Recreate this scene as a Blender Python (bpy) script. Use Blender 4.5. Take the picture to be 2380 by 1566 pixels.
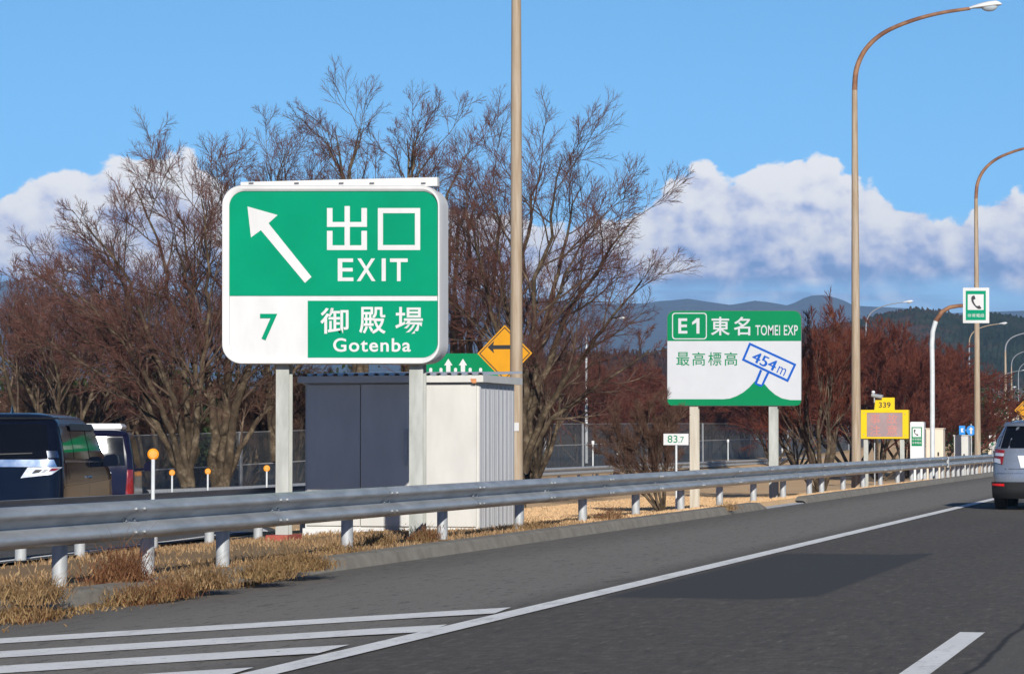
import bpy, math, random
import numpy as np
from mathutils import Vector, Matrix
random.seed(7)
rng = np.random.default_rng(11)
D = bpy.data
scene = bpy.context.scene
for o_ in list(D.objects):
    D.objects.remove(o_)
COL = scene.collection

SKY_STEEP, SKY_LIFT, SKY_STRENGTH, CLOUD_STRENGTH, HAZE = 1.6, 0.12, 0.12, 1.0, 1.6e-4
SKY_TINT = (0.77, 1.26, 1.38)
PALE = (3.2, 4.5, 6.6)


# ------------------------------------------------------------------ camera
F, CX, CY, CAMZ = 6448.0, 1190.0, 783.0, 1.31          # focal length in frame units (frame 2380 x 1566)
PITCH = math.atan(241.0 / F)
YAW = math.atan(1688.0 * math.cos(PITCH) / F)
cam_d = D.cameras.new("camera")
cam = D.objects.new("camera", cam_d)
COL.objects.link(cam)
cam.location = (0, 0, CAMZ)
cam.rotation_euler = (math.pi / 2 + PITCH, 0, YAW)
cam_d.sensor_width = 36.0
cam_d.lens = F / 2380.0 * 36.0
cam_d.clip_start = 0.5
cam_d.clip_end = 60000.0
scene.camera = cam
scene.view_settings.view_transform = 'Standard'
scene.view_settings.look = 'None'
scene.view_settings.gamma = 1.0
scene.view_settings.exposure = 0.22
scene.cycles.volume_bounces = 1
scene.cycles.max_bounces = 8
scene.cycles.transparent_max_bounces = 24

# ------------------------------------------------------------------ sun and sky
SUN_DIR = Vector((-1.65, 4.2, -1.68)).normalized()     # the way the light travels
SUN_EL = math.asin(-SUN_DIR.z)
SUN_AZ = math.atan2(-SUN_DIR.x, -SUN_DIR.y)
sun_d = D.lights.new("sun", 'SUN')
sun_d.energy = 4.9
sun_d.angle = math.radians(0.5)
sun_d.color = (1.0, 0.965, 0.90)
sun = D.objects.new("sun", sun_d)
COL.objects.link(sun)
sun.location = (30, -80, 40)
sun.rotation_euler = SUN_DIR.to_track_quat('-Z', 'Y').to_euler()


class NT:
    """small helper for node trees"""
    def __init__(self, tree):
        self.t = tree
        for n in list(tree.nodes):
            tree.nodes.remove(n)

    def n(self, kind, ins=None, **props):
        nd = self.t.nodes.new(kind)
        for k, v in props.items():
            setattr(nd, k, v)
        for k, v in (ins or {}).items():
            s = nd.inputs[k]
            if isinstance(v, bpy.types.NodeSocket):
                self.t.links.new(v, s)
            elif isinstance(v, bpy.types.Node):
                self.t.links.new(v.outputs[0], s)
            else:
                s.default_value = v
        return nd

    def math(self, op, a, b=0.0, c=None):
        ins = {0: a, 1: b}
        if c is not None:
            ins[2] = c
        return self.n('ShaderNodeMath', ins, operation=op).outputs[0]

    def mix(self, f, a, b, blend='MIX'):
        nd = self.n('ShaderNodeMix', data_type='RGBA', blend_type=blend)
        for i, v in ((0, f), (6, a), (7, b)):
            s = nd.inputs[i]
            if isinstance(v, bpy.types.NodeSocket):
                self.t.links.new(v, s)
            else:
                s.default_value = v if not isinstance(v, tuple) or len(v) == 4 else (*v, 1.0)
        return nd.outputs[2]

    def ramp(self, f, stops, interp='LINEAR'):
        nd = self.n('ShaderNodeValToRGB', {0: f})
        cr = nd.color_ramp
        cr.interpolation = interp
        while len(cr.elements) < len(stops):
            cr.elements.new(0.5)
        for e, (p, c) in zip(cr.elements, stops):
            e.position = p
            e.color = (*c, 1.0) if len(c) == 3 else c
        return nd.outputs[0]

    def smooth(self, v, lo, hi, a=0.0, b=1.0):
        return self.n('ShaderNodeMapRange', {0: v, 1: lo, 2: hi, 3: a, 4: b}, interpolation_type='SMOOTHSTEP').outputs[0]

    def noise(self, vec, scale, detail=4.0, rough=0.5, dist=0.0):
        ins = {'Scale': scale, 'Detail': detail, 'Roughness': rough, 'Distortion': dist}
        if vec is not None:
            ins['Vector'] = vec
        return self.n('ShaderNodeTexNoise', ins).outputs[0]

    def curve(self, f, pts):
        nd = self.n('ShaderNodeFloatCurve', {'Value': f})
        c = nd.mapping.curves[0]
        for p in pts[1:-1]:
            c.points.new(*p)
        c.points[0].location = pts[0]
        c.points[-1].location = pts[-1]
        for p_, q in zip(c.points, pts):
            p_.location = q
        nd.mapping.update()
        return nd.outputs[0]


def px_az(px):
    return -YAW + math.atan((px - CX) / F)


world = D.worlds.new("World")
scene.world = world
world.use_nodes = True
w = NT(world.node_tree)
gen = w.n('ShaderNodeTexCoord').outputs['Generated']
sx = w.n('ShaderNodeSeparateXYZ', {0: gen})
X_, Y_, Z_ = sx.outputs
hor = w.math('SQRT', w.math('ADD', w.math('MULTIPLY', X_, X_), w.math('MULTIPLY', Y_, Y_)))
el = w.math('DIVIDE', Z_, w.math('MAXIMUM', hor, 0.001))
az = w.math('ARCTAN2', X_, Y_)
# the sky is looked up somewhat higher than it stands: the air of a cold clear winter day is deep blue low down
z_up = w.math('ADD', w.math('MULTIPLY', w.math('MAXIMUM', Z_, 0.0), SKY_STEEP), SKY_LIFT)
sky_v = w.n('ShaderNodeVectorMath', {0: w.n('ShaderNodeCombineXYZ', {0: X_, 1: Y_, 2: z_up})}, operation='NORMALIZE').outputs[0]
sky = w.n('ShaderNodeTexSky', {'Vector': sky_v}, sky_type='NISHITA', sun_disc=False, sun_elevation=SUN_EL, sun_rotation=SUN_AZ,
          altitude=450.0, air_density=1.0, dust_density=0.1, ozone_density=2.5)
# cumulus bank along the horizon
A0, A1 = px_az(-300), px_az(2700)
s_ = w.math('DIVIDE', w.math('SUBTRACT', az, A0), A1 - A0)
TOPS = [(-300, 500), (0, 432), (90, 385), (200, 385), (265, 362), (330, 362), (400, 338), (470, 372), (560, 400), (700, 425),
        (850, 400), (960, 415), (1100, 470), (1300, 490), (1430, 470), (1530, 412), (1640, 372), (1715, 388), (1790, 342), (1915, 345),
        (1990, 400), (2060, 408), (2150, 465), (2225, 490), (2290, 455), (2420, 440), (2700, 480)]
top = w.curve(s_, [((p + 300) / 3000.0, ((1024 - y) / F - 0.05) / 0.08) for p, y in TOPS])
vtop = w.math('ADD', w.math('MULTIPLY', top, 0.08), 0.05)


def cloud_coord(dx, dy):
    return w.n('ShaderNodeCombineXYZ', {0: w.math('ADD', az, dx), 1: w.math('MULTIPLY', w.math('ADD', el, dy), 1.25), 2: 0.37}).outputs[0]


def billow(dx, dy):
    c = cloud_coord(dx, dy)
    a = w.noise(c, 46.0, 6.0, 0.52, 0.2)
    v = w.n('ShaderNodeTexVoronoi', {'Vector': c, 'Scale': 58.0, 'Detail': 3.0, 'Roughness': 0.55, 'Smoothness': 0.9}, feature='SMOOTH_F1').outputs[0]
    return w.math('SUBTRACT', a, w.math('MULTIPLY', v, 0.35))


b0 = billow(0, 0)
b1 = billow(0.0035, 0.0050)
f0 = w.noise(cloud_coord(0.4, 0.7), 190.0, 6.0, 0.6)
f1 = w.noise(cloud_coord(0.4014, 0.702), 190.0, 6.0, 0.6)
edge = w.math('ADD', w.math('SUBTRACT', w.math('ADD', vtop, w.math('MULTIPLY', w.math('SUBTRACT', f0, 0.5), 0.006)), el), w.math('MULTIPLY', w.math('SUBTRACT', b0, 0.36), 0.020))
broad = w.noise(cloud_coord(2.1, 0.4), 34.0, 4.0, 0.5)
m_top = w.smooth(edge, 0.0, 0.0026)
m_low = w.smooth(w.math('ADD', el, w.math('MULTIPLY', w.math('SUBTRACT', broad, 0.5), 0.016)), 0.049, 0.060)
streak = w.noise(w.n('ShaderNodeCombineXYZ', {0: w.math('MULTIPLY', az, 14.0), 1: w.math('MULTIPLY', el, 120.0), 2: 3.3}).outputs[0], 1.0, 4.0, 0.55)
m_str = w.math('MULTIPLY', w.smooth(streak, 0.42, 0.62), w.smooth(el, 0.082, 0.066))
m_str = w.math('MULTIPLY', m_str, w.smooth(el, 0.042, 0.052))
mask = w.math('MAXIMUM', w.math('MULTIPLY', m_top, m_low), w.math('MULTIPLY', m_str, 0.7))
lit = w.math('ADD', w.math('MULTIPLY', w.math('SUBTRACT', b0, b1), 1.9), w.math('MULTIPLY', w.math('SUBTRACT', el, 0.0745), 17.0))
lit = w.math('ADD', lit, w.math('MULTIPLY', w.math('SUBTRACT', broad, 0.5), 0.9))
lit = w.math('ADD', lit, w.math('ADD', w.math('MULTIPLY', w.math('MAXIMUM', w.math('SUBTRACT', 0.03, edge), 0.0), 6.0), 0.54))
lit = w.math('ADD', lit, w.math('MULTIPLY', w.math('SUBTRACT', f0, f1), 0.35))
ccol = w.ramp(lit, [(0.0, (0.17, 0.29, 0.57)), (0.25, (0.38, 0.45, 0.70)), (0.5, (0.66, 0.67, 0.81)), (0.75, (0.88, 0.86, 0.88)), (1.0, (0.99, 0.955, 0.92))])
sky_c = w.mix(1.0, sky.outputs[0], SKY_TINT, 'MULTIPLY')
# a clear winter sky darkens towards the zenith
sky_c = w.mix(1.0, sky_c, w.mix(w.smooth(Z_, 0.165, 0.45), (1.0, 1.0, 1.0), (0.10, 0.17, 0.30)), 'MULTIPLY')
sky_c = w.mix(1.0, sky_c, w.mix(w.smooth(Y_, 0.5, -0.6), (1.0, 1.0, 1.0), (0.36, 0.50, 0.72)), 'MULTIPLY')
# pale air low over the horizon
sky_c = w.mix(w.smooth(el, 0.085, 0.030, 0.0, 0.62), sky_c, PALE)
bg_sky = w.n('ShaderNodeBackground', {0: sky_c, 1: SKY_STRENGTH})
bg_cl = w.n('ShaderNodeBackground', {0: ccol, 1: CLOUD_STRENGTH})
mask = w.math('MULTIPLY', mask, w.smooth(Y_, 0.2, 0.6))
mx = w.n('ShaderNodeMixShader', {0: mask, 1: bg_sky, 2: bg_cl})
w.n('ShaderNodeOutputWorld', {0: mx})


# ------------------------------------------------------------------ geometry of the view
f_v = Vector((-math.sin(YAW) * math.cos(PITCH), math.cos(YAW) * math.cos(PITCH), math.sin(PITCH)))
r_v = Vector((math.cos(YAW), math.sin(YAW), 0))
u_v = r_v.cross(f_v)
CAM = Vector((0, 0, CAMZ))


def ray(px, py):
    return f_v * F + r_v * (px - CX) - u_v * (py - CY)


def at_y(px, py, Y):
    d = ray(px, py)
    return CAM + d * (Y / d.y)


def at_z(px, py, z):
    d = ray(px, py)
    return CAM + d * ((z - CAMZ) / d.z)


def at_d(px, py, dist):
    """point at a distance along the camera's level axis"""
    d = ray(px, py)
    k = dist / (d.x * -math.sin(YAW) + d.y * math.cos(YAW))
    return CAM + d * k


def sstep(a, b, x):
    t = np.clip((np.asarray(x, float) - a) / (b - a), 0, 1)
    return t * t * (3 - 2 * t)


def road_dx(Y):
    return -np.maximum(np.asarray(Y, float) - 130, 0) ** 2 / 2250.0


def road_z(Y):
    return np.minimum(np.maximum(np.asarray(Y, float) - 130, 0), 500) ** 2 * 0.00011


def ground_z(X, Y):
    X = np.asarray(X, float); Y = np.asarray(Y, float)
    L = -(X - np.where(Y < 700, road_dx(np.minimum(Y, 700)), 0))
    za = np.interp(L, [9.25, 9.41, 10.2, 12.5, 14.0, 16.0, 20.0, 26.0], [-0.10, 0.05, 0.02, -0.03, -0.15, -0.24, -0.35, -0.62])
    zb = np.interp(L, [9.25, 9.41, 10.1, 12.3, 16.0, 26.0], [-0.10, 0.04, 0.0, -0.38, -0.55, -0.62])
    k = sstep(42, 56, Y)
    b = za * (1 - k) + zb * k
    b = b + np.clip(Y - 100, 0, 400) * 0.010 * sstep(26, 32, L)
    b = b + road_z(np.minimum(Y, 400)) * (1 - sstep(26, 32, L))
    return b


def gz(X, Y):
    return float(ground_z(X, Y))


# ------------------------------------------------------------------ meshes
class MB:
    def __init__(self):
        self.v = []; self.f = []

    def add(self, vs, fs):
        k = len(self.v)
        self.v.extend([tuple(p) for p in vs])
        self.f.extend([tuple(i + k for i in q) for q in fs])
        return self

    def box(self, x0, x1, y0, y1, z0, z1):
        vs = [(x0, y0, z0), (x1, y0, z0), (x1, y1, z0), (x0, y1, z0), (x0, y0, z1), (x1, y0, z1), (x1, y1, z1), (x0, y1, z1)]
        return self.add(vs, [(0, 3, 2, 1), (4, 5, 6, 7), (0, 1, 5, 4), (1, 2, 6, 5), (2, 3, 7, 6), (3, 0, 4, 7)])

    def prism(self, pts, y0, y1):
        """outline in (x, z), extruded from y0 (front) to y1"""
        n = len(pts)
        a = sum(pts[i][0] * pts[(i + 1) % n][1] - pts[(i + 1) % n][0] * pts[i][1] for i in range(n))
        if a < 0:
            pts = pts[::-1]
        vs = [(x, y0, z) for x, z in pts] + [(x, y1, z) for x, z in pts]
        fs = [tuple(range(n)), tuple(range(2 * n - 1, n - 1, -1))]
        fs += [(i, i + n, (i + 1) % n + n, (i + 1) % n) for i in range(n)]
        return self.add(vs, fs)

    def ring(self, outer, inner, y0, y1):
        n = len(outer)
        vs = [(x, y0, z) for x, z in outer] + [(x, y0, z) for x, z in inner] + [(x, y1, z) for x, z in outer] + [(x, y1, z) for x, z in inner]
        fs = []
        for i in range(n):
            j = (i + 1) % n
            fs += [(i, j, j + n, i + n), (i + 2 * n, i + 3 * n, j + 3 * n, j + 2 * n), (i, i + 2 * n, j + 2 * n, j), (i + n, j + n, j + 3 * n, i + 3 * n)]
        return self.add(vs, fs)

    def tube(self, path, radii, n=10, caps=True):
        path = [Vector(p) for p in path]
        if not hasattr(radii, '__len__'):
            radii = [radii] * len(path)
        vs, fs = [], []
        ref = None
        for i, p in enumerate(path):
            t = (path[min(i + 1, len(path) - 1)] - path[max(i - 1, 0)]).normalized()
            if ref is None:
                ref = Vector((0, 1, 0)) if abs(t.z) > 0.7 else Vector((0, 0, 1))
            a = (ref - t * ref.dot(t)).normalized()
            b = t.cross(a)
            ref = a
            for k in range(n):
                q = 2 * math.pi * k / n
                vs.append(p + (a * math.cos(q) + b * math.sin(q)) * radii[i])
        for i in range(len(path) - 1):
            for k in range(n):
                k2 = (k + 1) % n
                fs.append((i * n + k, i * n + k2, (i + 1) * n + k2, (i + 1) * n + k))
        if caps:
            fs.append(tuple(range(n - 1, -1, -1)))
            fs.append(tuple((len(path) - 1) * n + k for k in range(n)))
        return self.add(vs, fs)

    def ellipsoid(self, c, r, nu=16, nv=8, zmin=-1.0, zmax=1.0):
        vs, fs = [], []
        for j in range(nv + 1):
            s = zmin + (zmax - zmin) * j / nv
            s = math.sin(math.asin(zmin) + (math.asin(zmax) - math.asin(zmin)) * j / nv)
            q = math.sqrt(max(0.0, 1 - s * s))
            for i in range(nu):
                a = 2 * math.pi * i / nu
                vs.append((c[0] + r[0] * q * math.cos(a), c[1] + r[1] * q * math.sin(a), c[2] + r[2] * s))
        for j in range(nv):
            for i in range(nu):
                i2 = (i + 1) % nu
                fs.append((j * nu + i, j * nu + i2, (j + 1) * nu + i2, (j + 1) * nu + i))
        return self.add(vs, fs)

    def grid(self, P):
        """P: rows of points"""
        r, c = len(P), len(P[0])
        return self.add([p for row in P for p in row], [(i * c + j, i * c + j + 1, (i + 1) * c + j + 1, (i + 1) * c + j) for i in range(r - 1) for j in range(c - 1)])

    def build(self, name, mat, parent=None, smooth=False, bevel=0.0):
        me = D.meshes.new(name)
        off = Vector(parent_world(parent)) if parent is not None else Vector((0, 0, 0))
        me.from_pydata([(x - off.x, y - off.y, z - off.z) for x, y, z in self.v], [], self.f)
        me.materials.append(mat)
        if smooth:
            me.polygons.foreach_set('use_smooth', [True] * len(me.polygons))
        me.update()
        o = D.objects.new(name, me)
        COL.objects.link(o)
        if parent is not None:
            o.parent = parent
        if bevel:
            b = o.modifiers.new('bevel', 'BEVEL')
            b.width = bevel; b.segments = 2; b.limit_method = 'ANGLE'
        elif smooth:
            try:
                me.set_sharp_from_angle(angle=math.radians(40))
            except Exception:
                pass
        return o


def parent_world(p):
    v = Vector((0, 0, 0))
    while p is not None:
        v += p.location
        p = p.parent
    return v


def np_mesh(name, mat, V, Q, parent=None, smooth=False):
    """fast mesh from arrays; Q is (n,4) or (n,3)"""
    me = D.meshes.new(name)
    k = Q.shape[1]
    me.vertices.add(len(V)); me.vertices.foreach_set('co', np.ascontiguousarray(V, dtype=np.float32).ravel())
    me.loops.add(Q.size); me.loops.foreach_set('vertex_index', np.ascontiguousarray(Q, dtype=np.int32).ravel())
    me.polygons.add(len(Q)); me.polygons.foreach_set('loop_start', np.arange(0, Q.size, k, dtype=np.int32))
    try:
        me.polygons.foreach_set('loop_total', np.full(len(Q), k, dtype=np.int32))
    except Exception:
        pass
    if smooth:
        me.polygons.foreach_set('use_smooth', np.ones(len(Q), dtype=bool))
    me.materials.append(mat)
    me.update(calc_edges=True)
    me.validate()
    o = D.objects.new(name, me)
    COL.objects.link(o)
    if parent is not None:
        o.parent = parent
    return o


def tag(o, label, cat, group=None, kind=None):
    o['label'] = label; o['category'] = cat
    if group: o['group'] = group
    if kind: o['kind'] = kind
    return o


def thing(name, loc, label, cat, group=None, rz=0.0):
    o = D.objects.new(name, None)
    o.empty_display_size = 0.2
    COL.objects.link(o)
    o.location = loc
    o.rotation_euler = (0, 0, rz)
    return tag(o, label, cat, group)


def struct(o, kind='structure', label=None):
    o['kind'] = kind
    if label: o['label'] = label
    return o


def copy_tree(o, parent=None):
    c = o.copy()
    COL.objects.link(c)
    if parent is not None:
        c.parent = parent
    for ch in list(o.children):
        copy_tree(ch, c)
    return c


# ------------------------------------------------------------------ materials
def mat(name, col, rough=0.6, metal=0.0, var=0.12, vscale=3.0, bump=0.0, bscale=40.0, col2=None, spec=0.5, coat=0.0, streak=None, emit=None, estr=0.0, rvar=0.08):
    m = D.materials.new(name)
    m.use_nodes = True
    t = NT(m.node_tree)
    pos = t.n('ShaderNodeTexCoord').outputs['Object']
    if streak:
        pos = t.n('ShaderNodeMapping', {'Vector': pos, 'Scale': streak}).outputs[0]
    nz = t.noise(pos, vscale, 5.0, 0.6)
    if col2 is None:
        lo = tuple(max(0.0, c * (1 - var)) for c in col); hi = tuple(min(1.0, c * (1 + var)) for c in col)
    else:
        lo, hi = col, col2
    c = t.ramp(nz, [(0.3, lo), (0.7, hi)])
    rr = t.n('ShaderNodeMapRange', {0: t.noise(pos, vscale * 2.3, 3.0, 0.6), 3: max(0.0, rough - rvar), 4: min(1.0, rough + rvar)}).outputs[0]
    ins = {'Base Color': c, 'Roughness': rr, 'Metallic': metal, 'Specular IOR Level': spec, 'Coat Weight': coat, 'Coat Roughness': 0.03}
    if emit:
        ins['Emission Color'] = (*emit, 1); ins['Emission Strength'] = estr
    b = t.n('ShaderNodeBsdfPrincipled', ins)
    if bump:
        bn = t.n('ShaderNodeBump', {'Strength': bump, 'Distance': 0.02, 'Height': t.noise(pos, bscale, 4.0, 0.6)})
        t.t.links.new(bn.outputs[0], b.inputs['Normal'])
    t.n('ShaderNodeOutputMaterial', {0: b.outputs[0]})
    return m


M = {}
M['sign_white'] = mat('sign_white', (0.615, 0.61, 0.595), 0.55, var=0.07, vscale=1.6, spec=0.15, streak=(1.6, 1.6, 0.5))
M['sign_green'] = mat('sign_green', (0.0, 0.250, 0.127), 0.55, var=0.10, vscale=1.0, spec=0.08)
M['sign_green_dark'] = mat('sign_green_dark', (0.002, 0.200, 0.075), 0.55, var=0.05, vscale=1.2, spec=0.08)
M['cool_white'] = mat('cool_white', (0.52, 0.53, 0.545), 0.5, var=0.03, spec=0.15)
M['sign_blue'] = mat('sign_blue', (0.008, 0.09, 0.42), 0.5, var=0.05, spec=0.1)
M['bright_blue'] = mat('bright_blue', (0.01, 0.22, 0.62), 0.45, var=0.05)
M['back_grey'] = mat('back_grey', (0.10, 0.10, 0.11), 0.6)
M['sign_yellow'] = mat('sign_yellow', (0.60, 0.27, 0.012), 0.5, var=0.07, spec=0.15)
M['led_yellow'] = mat('led_yellow', (0.74, 0.50, 0.010), 0.5, var=0.04, spec=0.15)
M['black_paint'] = mat('black_paint', (0.015, 0.015, 0.017), 0.5)
M['galv'] = mat('galvanised_steel', (0.33, 0.345, 0.355), 0.45, 0.40, vscale=2.6, col2=(0.54, 0.555, 0.56), streak=(1, 0.6, 3), bump=0.08, bscale=6)
M['galv_post'] = mat('galvanised_post', (0.30, 0.315, 0.325), 0.55, 0.15, vscale=5, col2=(0.47, 0.48, 0.48), streak=(3, 3, 0.8))
M['galv_dark'] = mat('weathered_shaded_steel', (0.20, 0.21, 0.23), 0.55, 0.2, vscale=3, col2=(0.30, 0.31, 0.33), streak=(1, 0.5, 5))
M['post_grey'] = mat('painted_post', (0.32, 0.33, 0.30), 0.7, vscale=2.5, col2=(0.47, 0.475, 0.44), streak=(3, 3, 0.8), spec=0.2)
M['post_tan'] = mat('rusting_post', (0.40, 0.35, 0.27), 0.7, vscale=2.0, col2=(0.55, 0.51, 0.43), streak=(6, 6, 0.5))
M['pole_tan'] = mat('weathered_pole', (0.27, 0.185, 0.105), 0.8, vscale=3.0, col2=(0.42, 0.345, 0.265), streak=(5, 5, 0.35), bump=0.1)
M['rust'] = mat('rusted_arm', (0.11, 0.035, 0.018), 0.75, vscale=2.5, col2=(0.36, 0.19, 0.10), bump=0.1)
M['rust_spot'] = mat('rust_spot', (0.42, 0.09, 0.02), 0.8, vscale=12, col2=(0.62, 0.30, 0.12))
M['lamp_white'] = mat('lamp_white', (0.70, 0.70, 0.69), 0.35, var=0.05)
M['white_paint'] = mat('white_pole_paint', (0.62, 0.64, 0.64), 0.5, vscale=6, col2=(0.50, 0.52, 0.52))
M['orange'] = mat('orange_reflector', (0.72, 0.20, 0.003), 0.4, vscale=25, col2=(0.85, 0.34, 0.006), coat=0.2)
M['dull_orange'] = mat('faded_reflector', (0.40, 0.20, 0.07), 0.5, vscale=25)
M['cream'] = mat('cream_steel', (0.54, 0.525, 0.485), 0.55, vscale=1.4, var=0.08, streak=(2, 2, 0.7))
M['beige'] = mat('beige_steel', (0.68, 0.58, 0.45), 0.5, vscale=2, var=0.05)
M['shed_side'] = mat('shed_side_steel', (0.40, 0.405, 0.42), 0.4, vscale=2, var=0.06, streak=(1, 4, 0.4))
M['roof_steel'] = mat('roof_steel', (0.50, 0.50, 0.52), 0.45, 0.2, vscale=2, var=0.1)
M['concrete'] = mat('concrete', (0.17, 0.15, 0.12), 0.9, vscale=4, col2=(0.27, 0.245, 0.20), bump=0.3)
M['red_base'] = mat('red_footing', (0.30, 0.045, 0.03), 0.8, vscale=6, col2=(0.40, 0.10, 0.07), bump=0.2)
M['glass'] = mat('dark_glass', (0.004, 0.005, 0.007), 0.05, rvar=0.01, spec=0.5)
M['black_van'] = mat('black_car_paint', (0.004, 0.006, 0.014), 0.10, spec=0.24, rvar=0.02)
M['navy_van'] = mat('navy_car_paint', (0.008, 0.008, 0.024), 0.10, spec=0.28, rvar=0.02)
M['silver_car'] = mat('silver_car_paint', (0.21, 0.24, 0.295), 0.28, 0.4, var=0.02, coat=0.6)
M['plastic'] = mat('black_plastic', (0.012, 0.012, 0.013), 0.6)
M['tyre'] = mat('tyre_rubber', (0.012, 0.012, 0.012), 0.85)
M['chrome'] = mat('chrome', (0.42, 0.47, 0.54), 0.20, 1.0, var=0.02)
M['clear_lamp'] = mat('clear_lamp', (0.82, 0.82, 0.84), 0.22, 0.4, vscale=14, col2=(0.45, 0.46, 0.50), coat=1.0)
M['red_lamp'] = mat('red_lamp', (0.10, 0.003, 0.004), 0.2, vscale=14, col2=(0.30, 0.02, 0.018), coat=1.0)
M['red_glow'] = mat('red_reflector', (0.75, 0.01, 0.015), 0.3, coat=0.6)
M['alloy'] = mat('alloy_rim', (0.5, 0.5, 0.52), 0.3, 0.8)
M['bulb'] = mat('lamp_bowl', (0.42, 0.47, 0.50), 0.1, spec=0.6, coat=0.6)
M['led_screen'] = mat('led_screen', (0.27, 0.19, 0.20), 0.4, vscale=1.5, col2=(0.35, 0.26, 0.26))
M['led_red'] = mat('led_red', (0.50, 0.20, 0.17), 0.4, emit=(1.0, 0.15, 0.06), estr=0.05)


# ------------------------------------------------------------------ writing
_txt_cache = {}


def text_mesh(s, bold=0.0, space=1.0):
    """outline mesh of the writing, scaled to the unit square: (verts 2D, faces)"""
    key = (s, bold, space)
    if key in _txt_cache:
        return _txt_cache[key]
    cu = D.curves.new('writing', 'FONT')
    cu.body = s
    cu.resolution_u = 5
    cu.offset = bold
    cu.space_character = space
    ob = D.objects.new('writing', cu)
    COL.objects.link(ob)
    bpy.context.view_layer.update()
    dg = bpy.context.evaluated_depsgraph_get()
    me = D.meshes.new_from_object(ob.evaluated_get(dg))
    V = np.array([v.co[:] for v in me.vertices])
    Fc = [tuple(p.vertices) for p in me.polygons]
    D.objects.remove(ob); D.curves.remove(cu); D.meshes.remove(me)
    mn, mxx = V.min(0), V.max(0)
    U = (V[:, :2] - mn[:2]) / (mxx[:2] - mn[:2])
    _txt_cache[key] = (U, Fc)
    return U, Fc


class Face:
    """a flat upright face at world Y, addressed in the measurement coordinates of one close-up view of the photograph"""
    def __init__(self, Y, ox, oy, sc):
        self.Y, self.ox, self.oy, self.sc = Y, ox, oy, sc

    def p(self, zx, zy, Y=None):
        q = at_y((self.ox + zx / self.sc) / 1.1496, (self.oy + zy / self.sc) / 1.1496, self.Y)
        return q.x, q.z

    def poly(self, pts):
        return [self.p(*q) for q in pts]

    def rrect(self, x0, y0, x1, y1, r=0.0, n=8, corners='1111'):
        pts = []
        for k, (cx, cy, a0) in enumerate(((x0 + r, y0 + r, 180), (x1 - r, y0 + r, 270), (x1 - r, y1 - r, 0), (x0 + r, y1 - r, 90))):
            if r and corners[k] == '1':
                for i in range(n + 1):
                    a = math.radians(a0 + 90.0 * i / n)
                    pts.append((cx + r * math.cos(a), cy + r * math.sin(a)))
            else:
                pts.append(((x0, x1, x1, x0)[k], (y0, y0, y1, y1)[k]))
        return self.poly(pts)

    def write(self, mb, s, x0, y0, x1, y1, front, bold=0.0, space=1.0, ex=None, ey=None, depth=0.004):
        """writing fitted in the rectangle (or the parallelogram o, ex, ey)"""
        U, Fc = text_mesh(s, bold, space)
        if ex is None:
            P = [self.p(x0 + u * (x1 - x0), y1 + v * (y0 - y1)) for u, v in U]
        else:
            P = [self.p(x0 + u * ex[0] + v * ey[0], y0 + u * ex[1] + v * ey[1]) for u, v in U]
        mb.add([(x, front, z) for x, z in P], Fc)
        return mb


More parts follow.
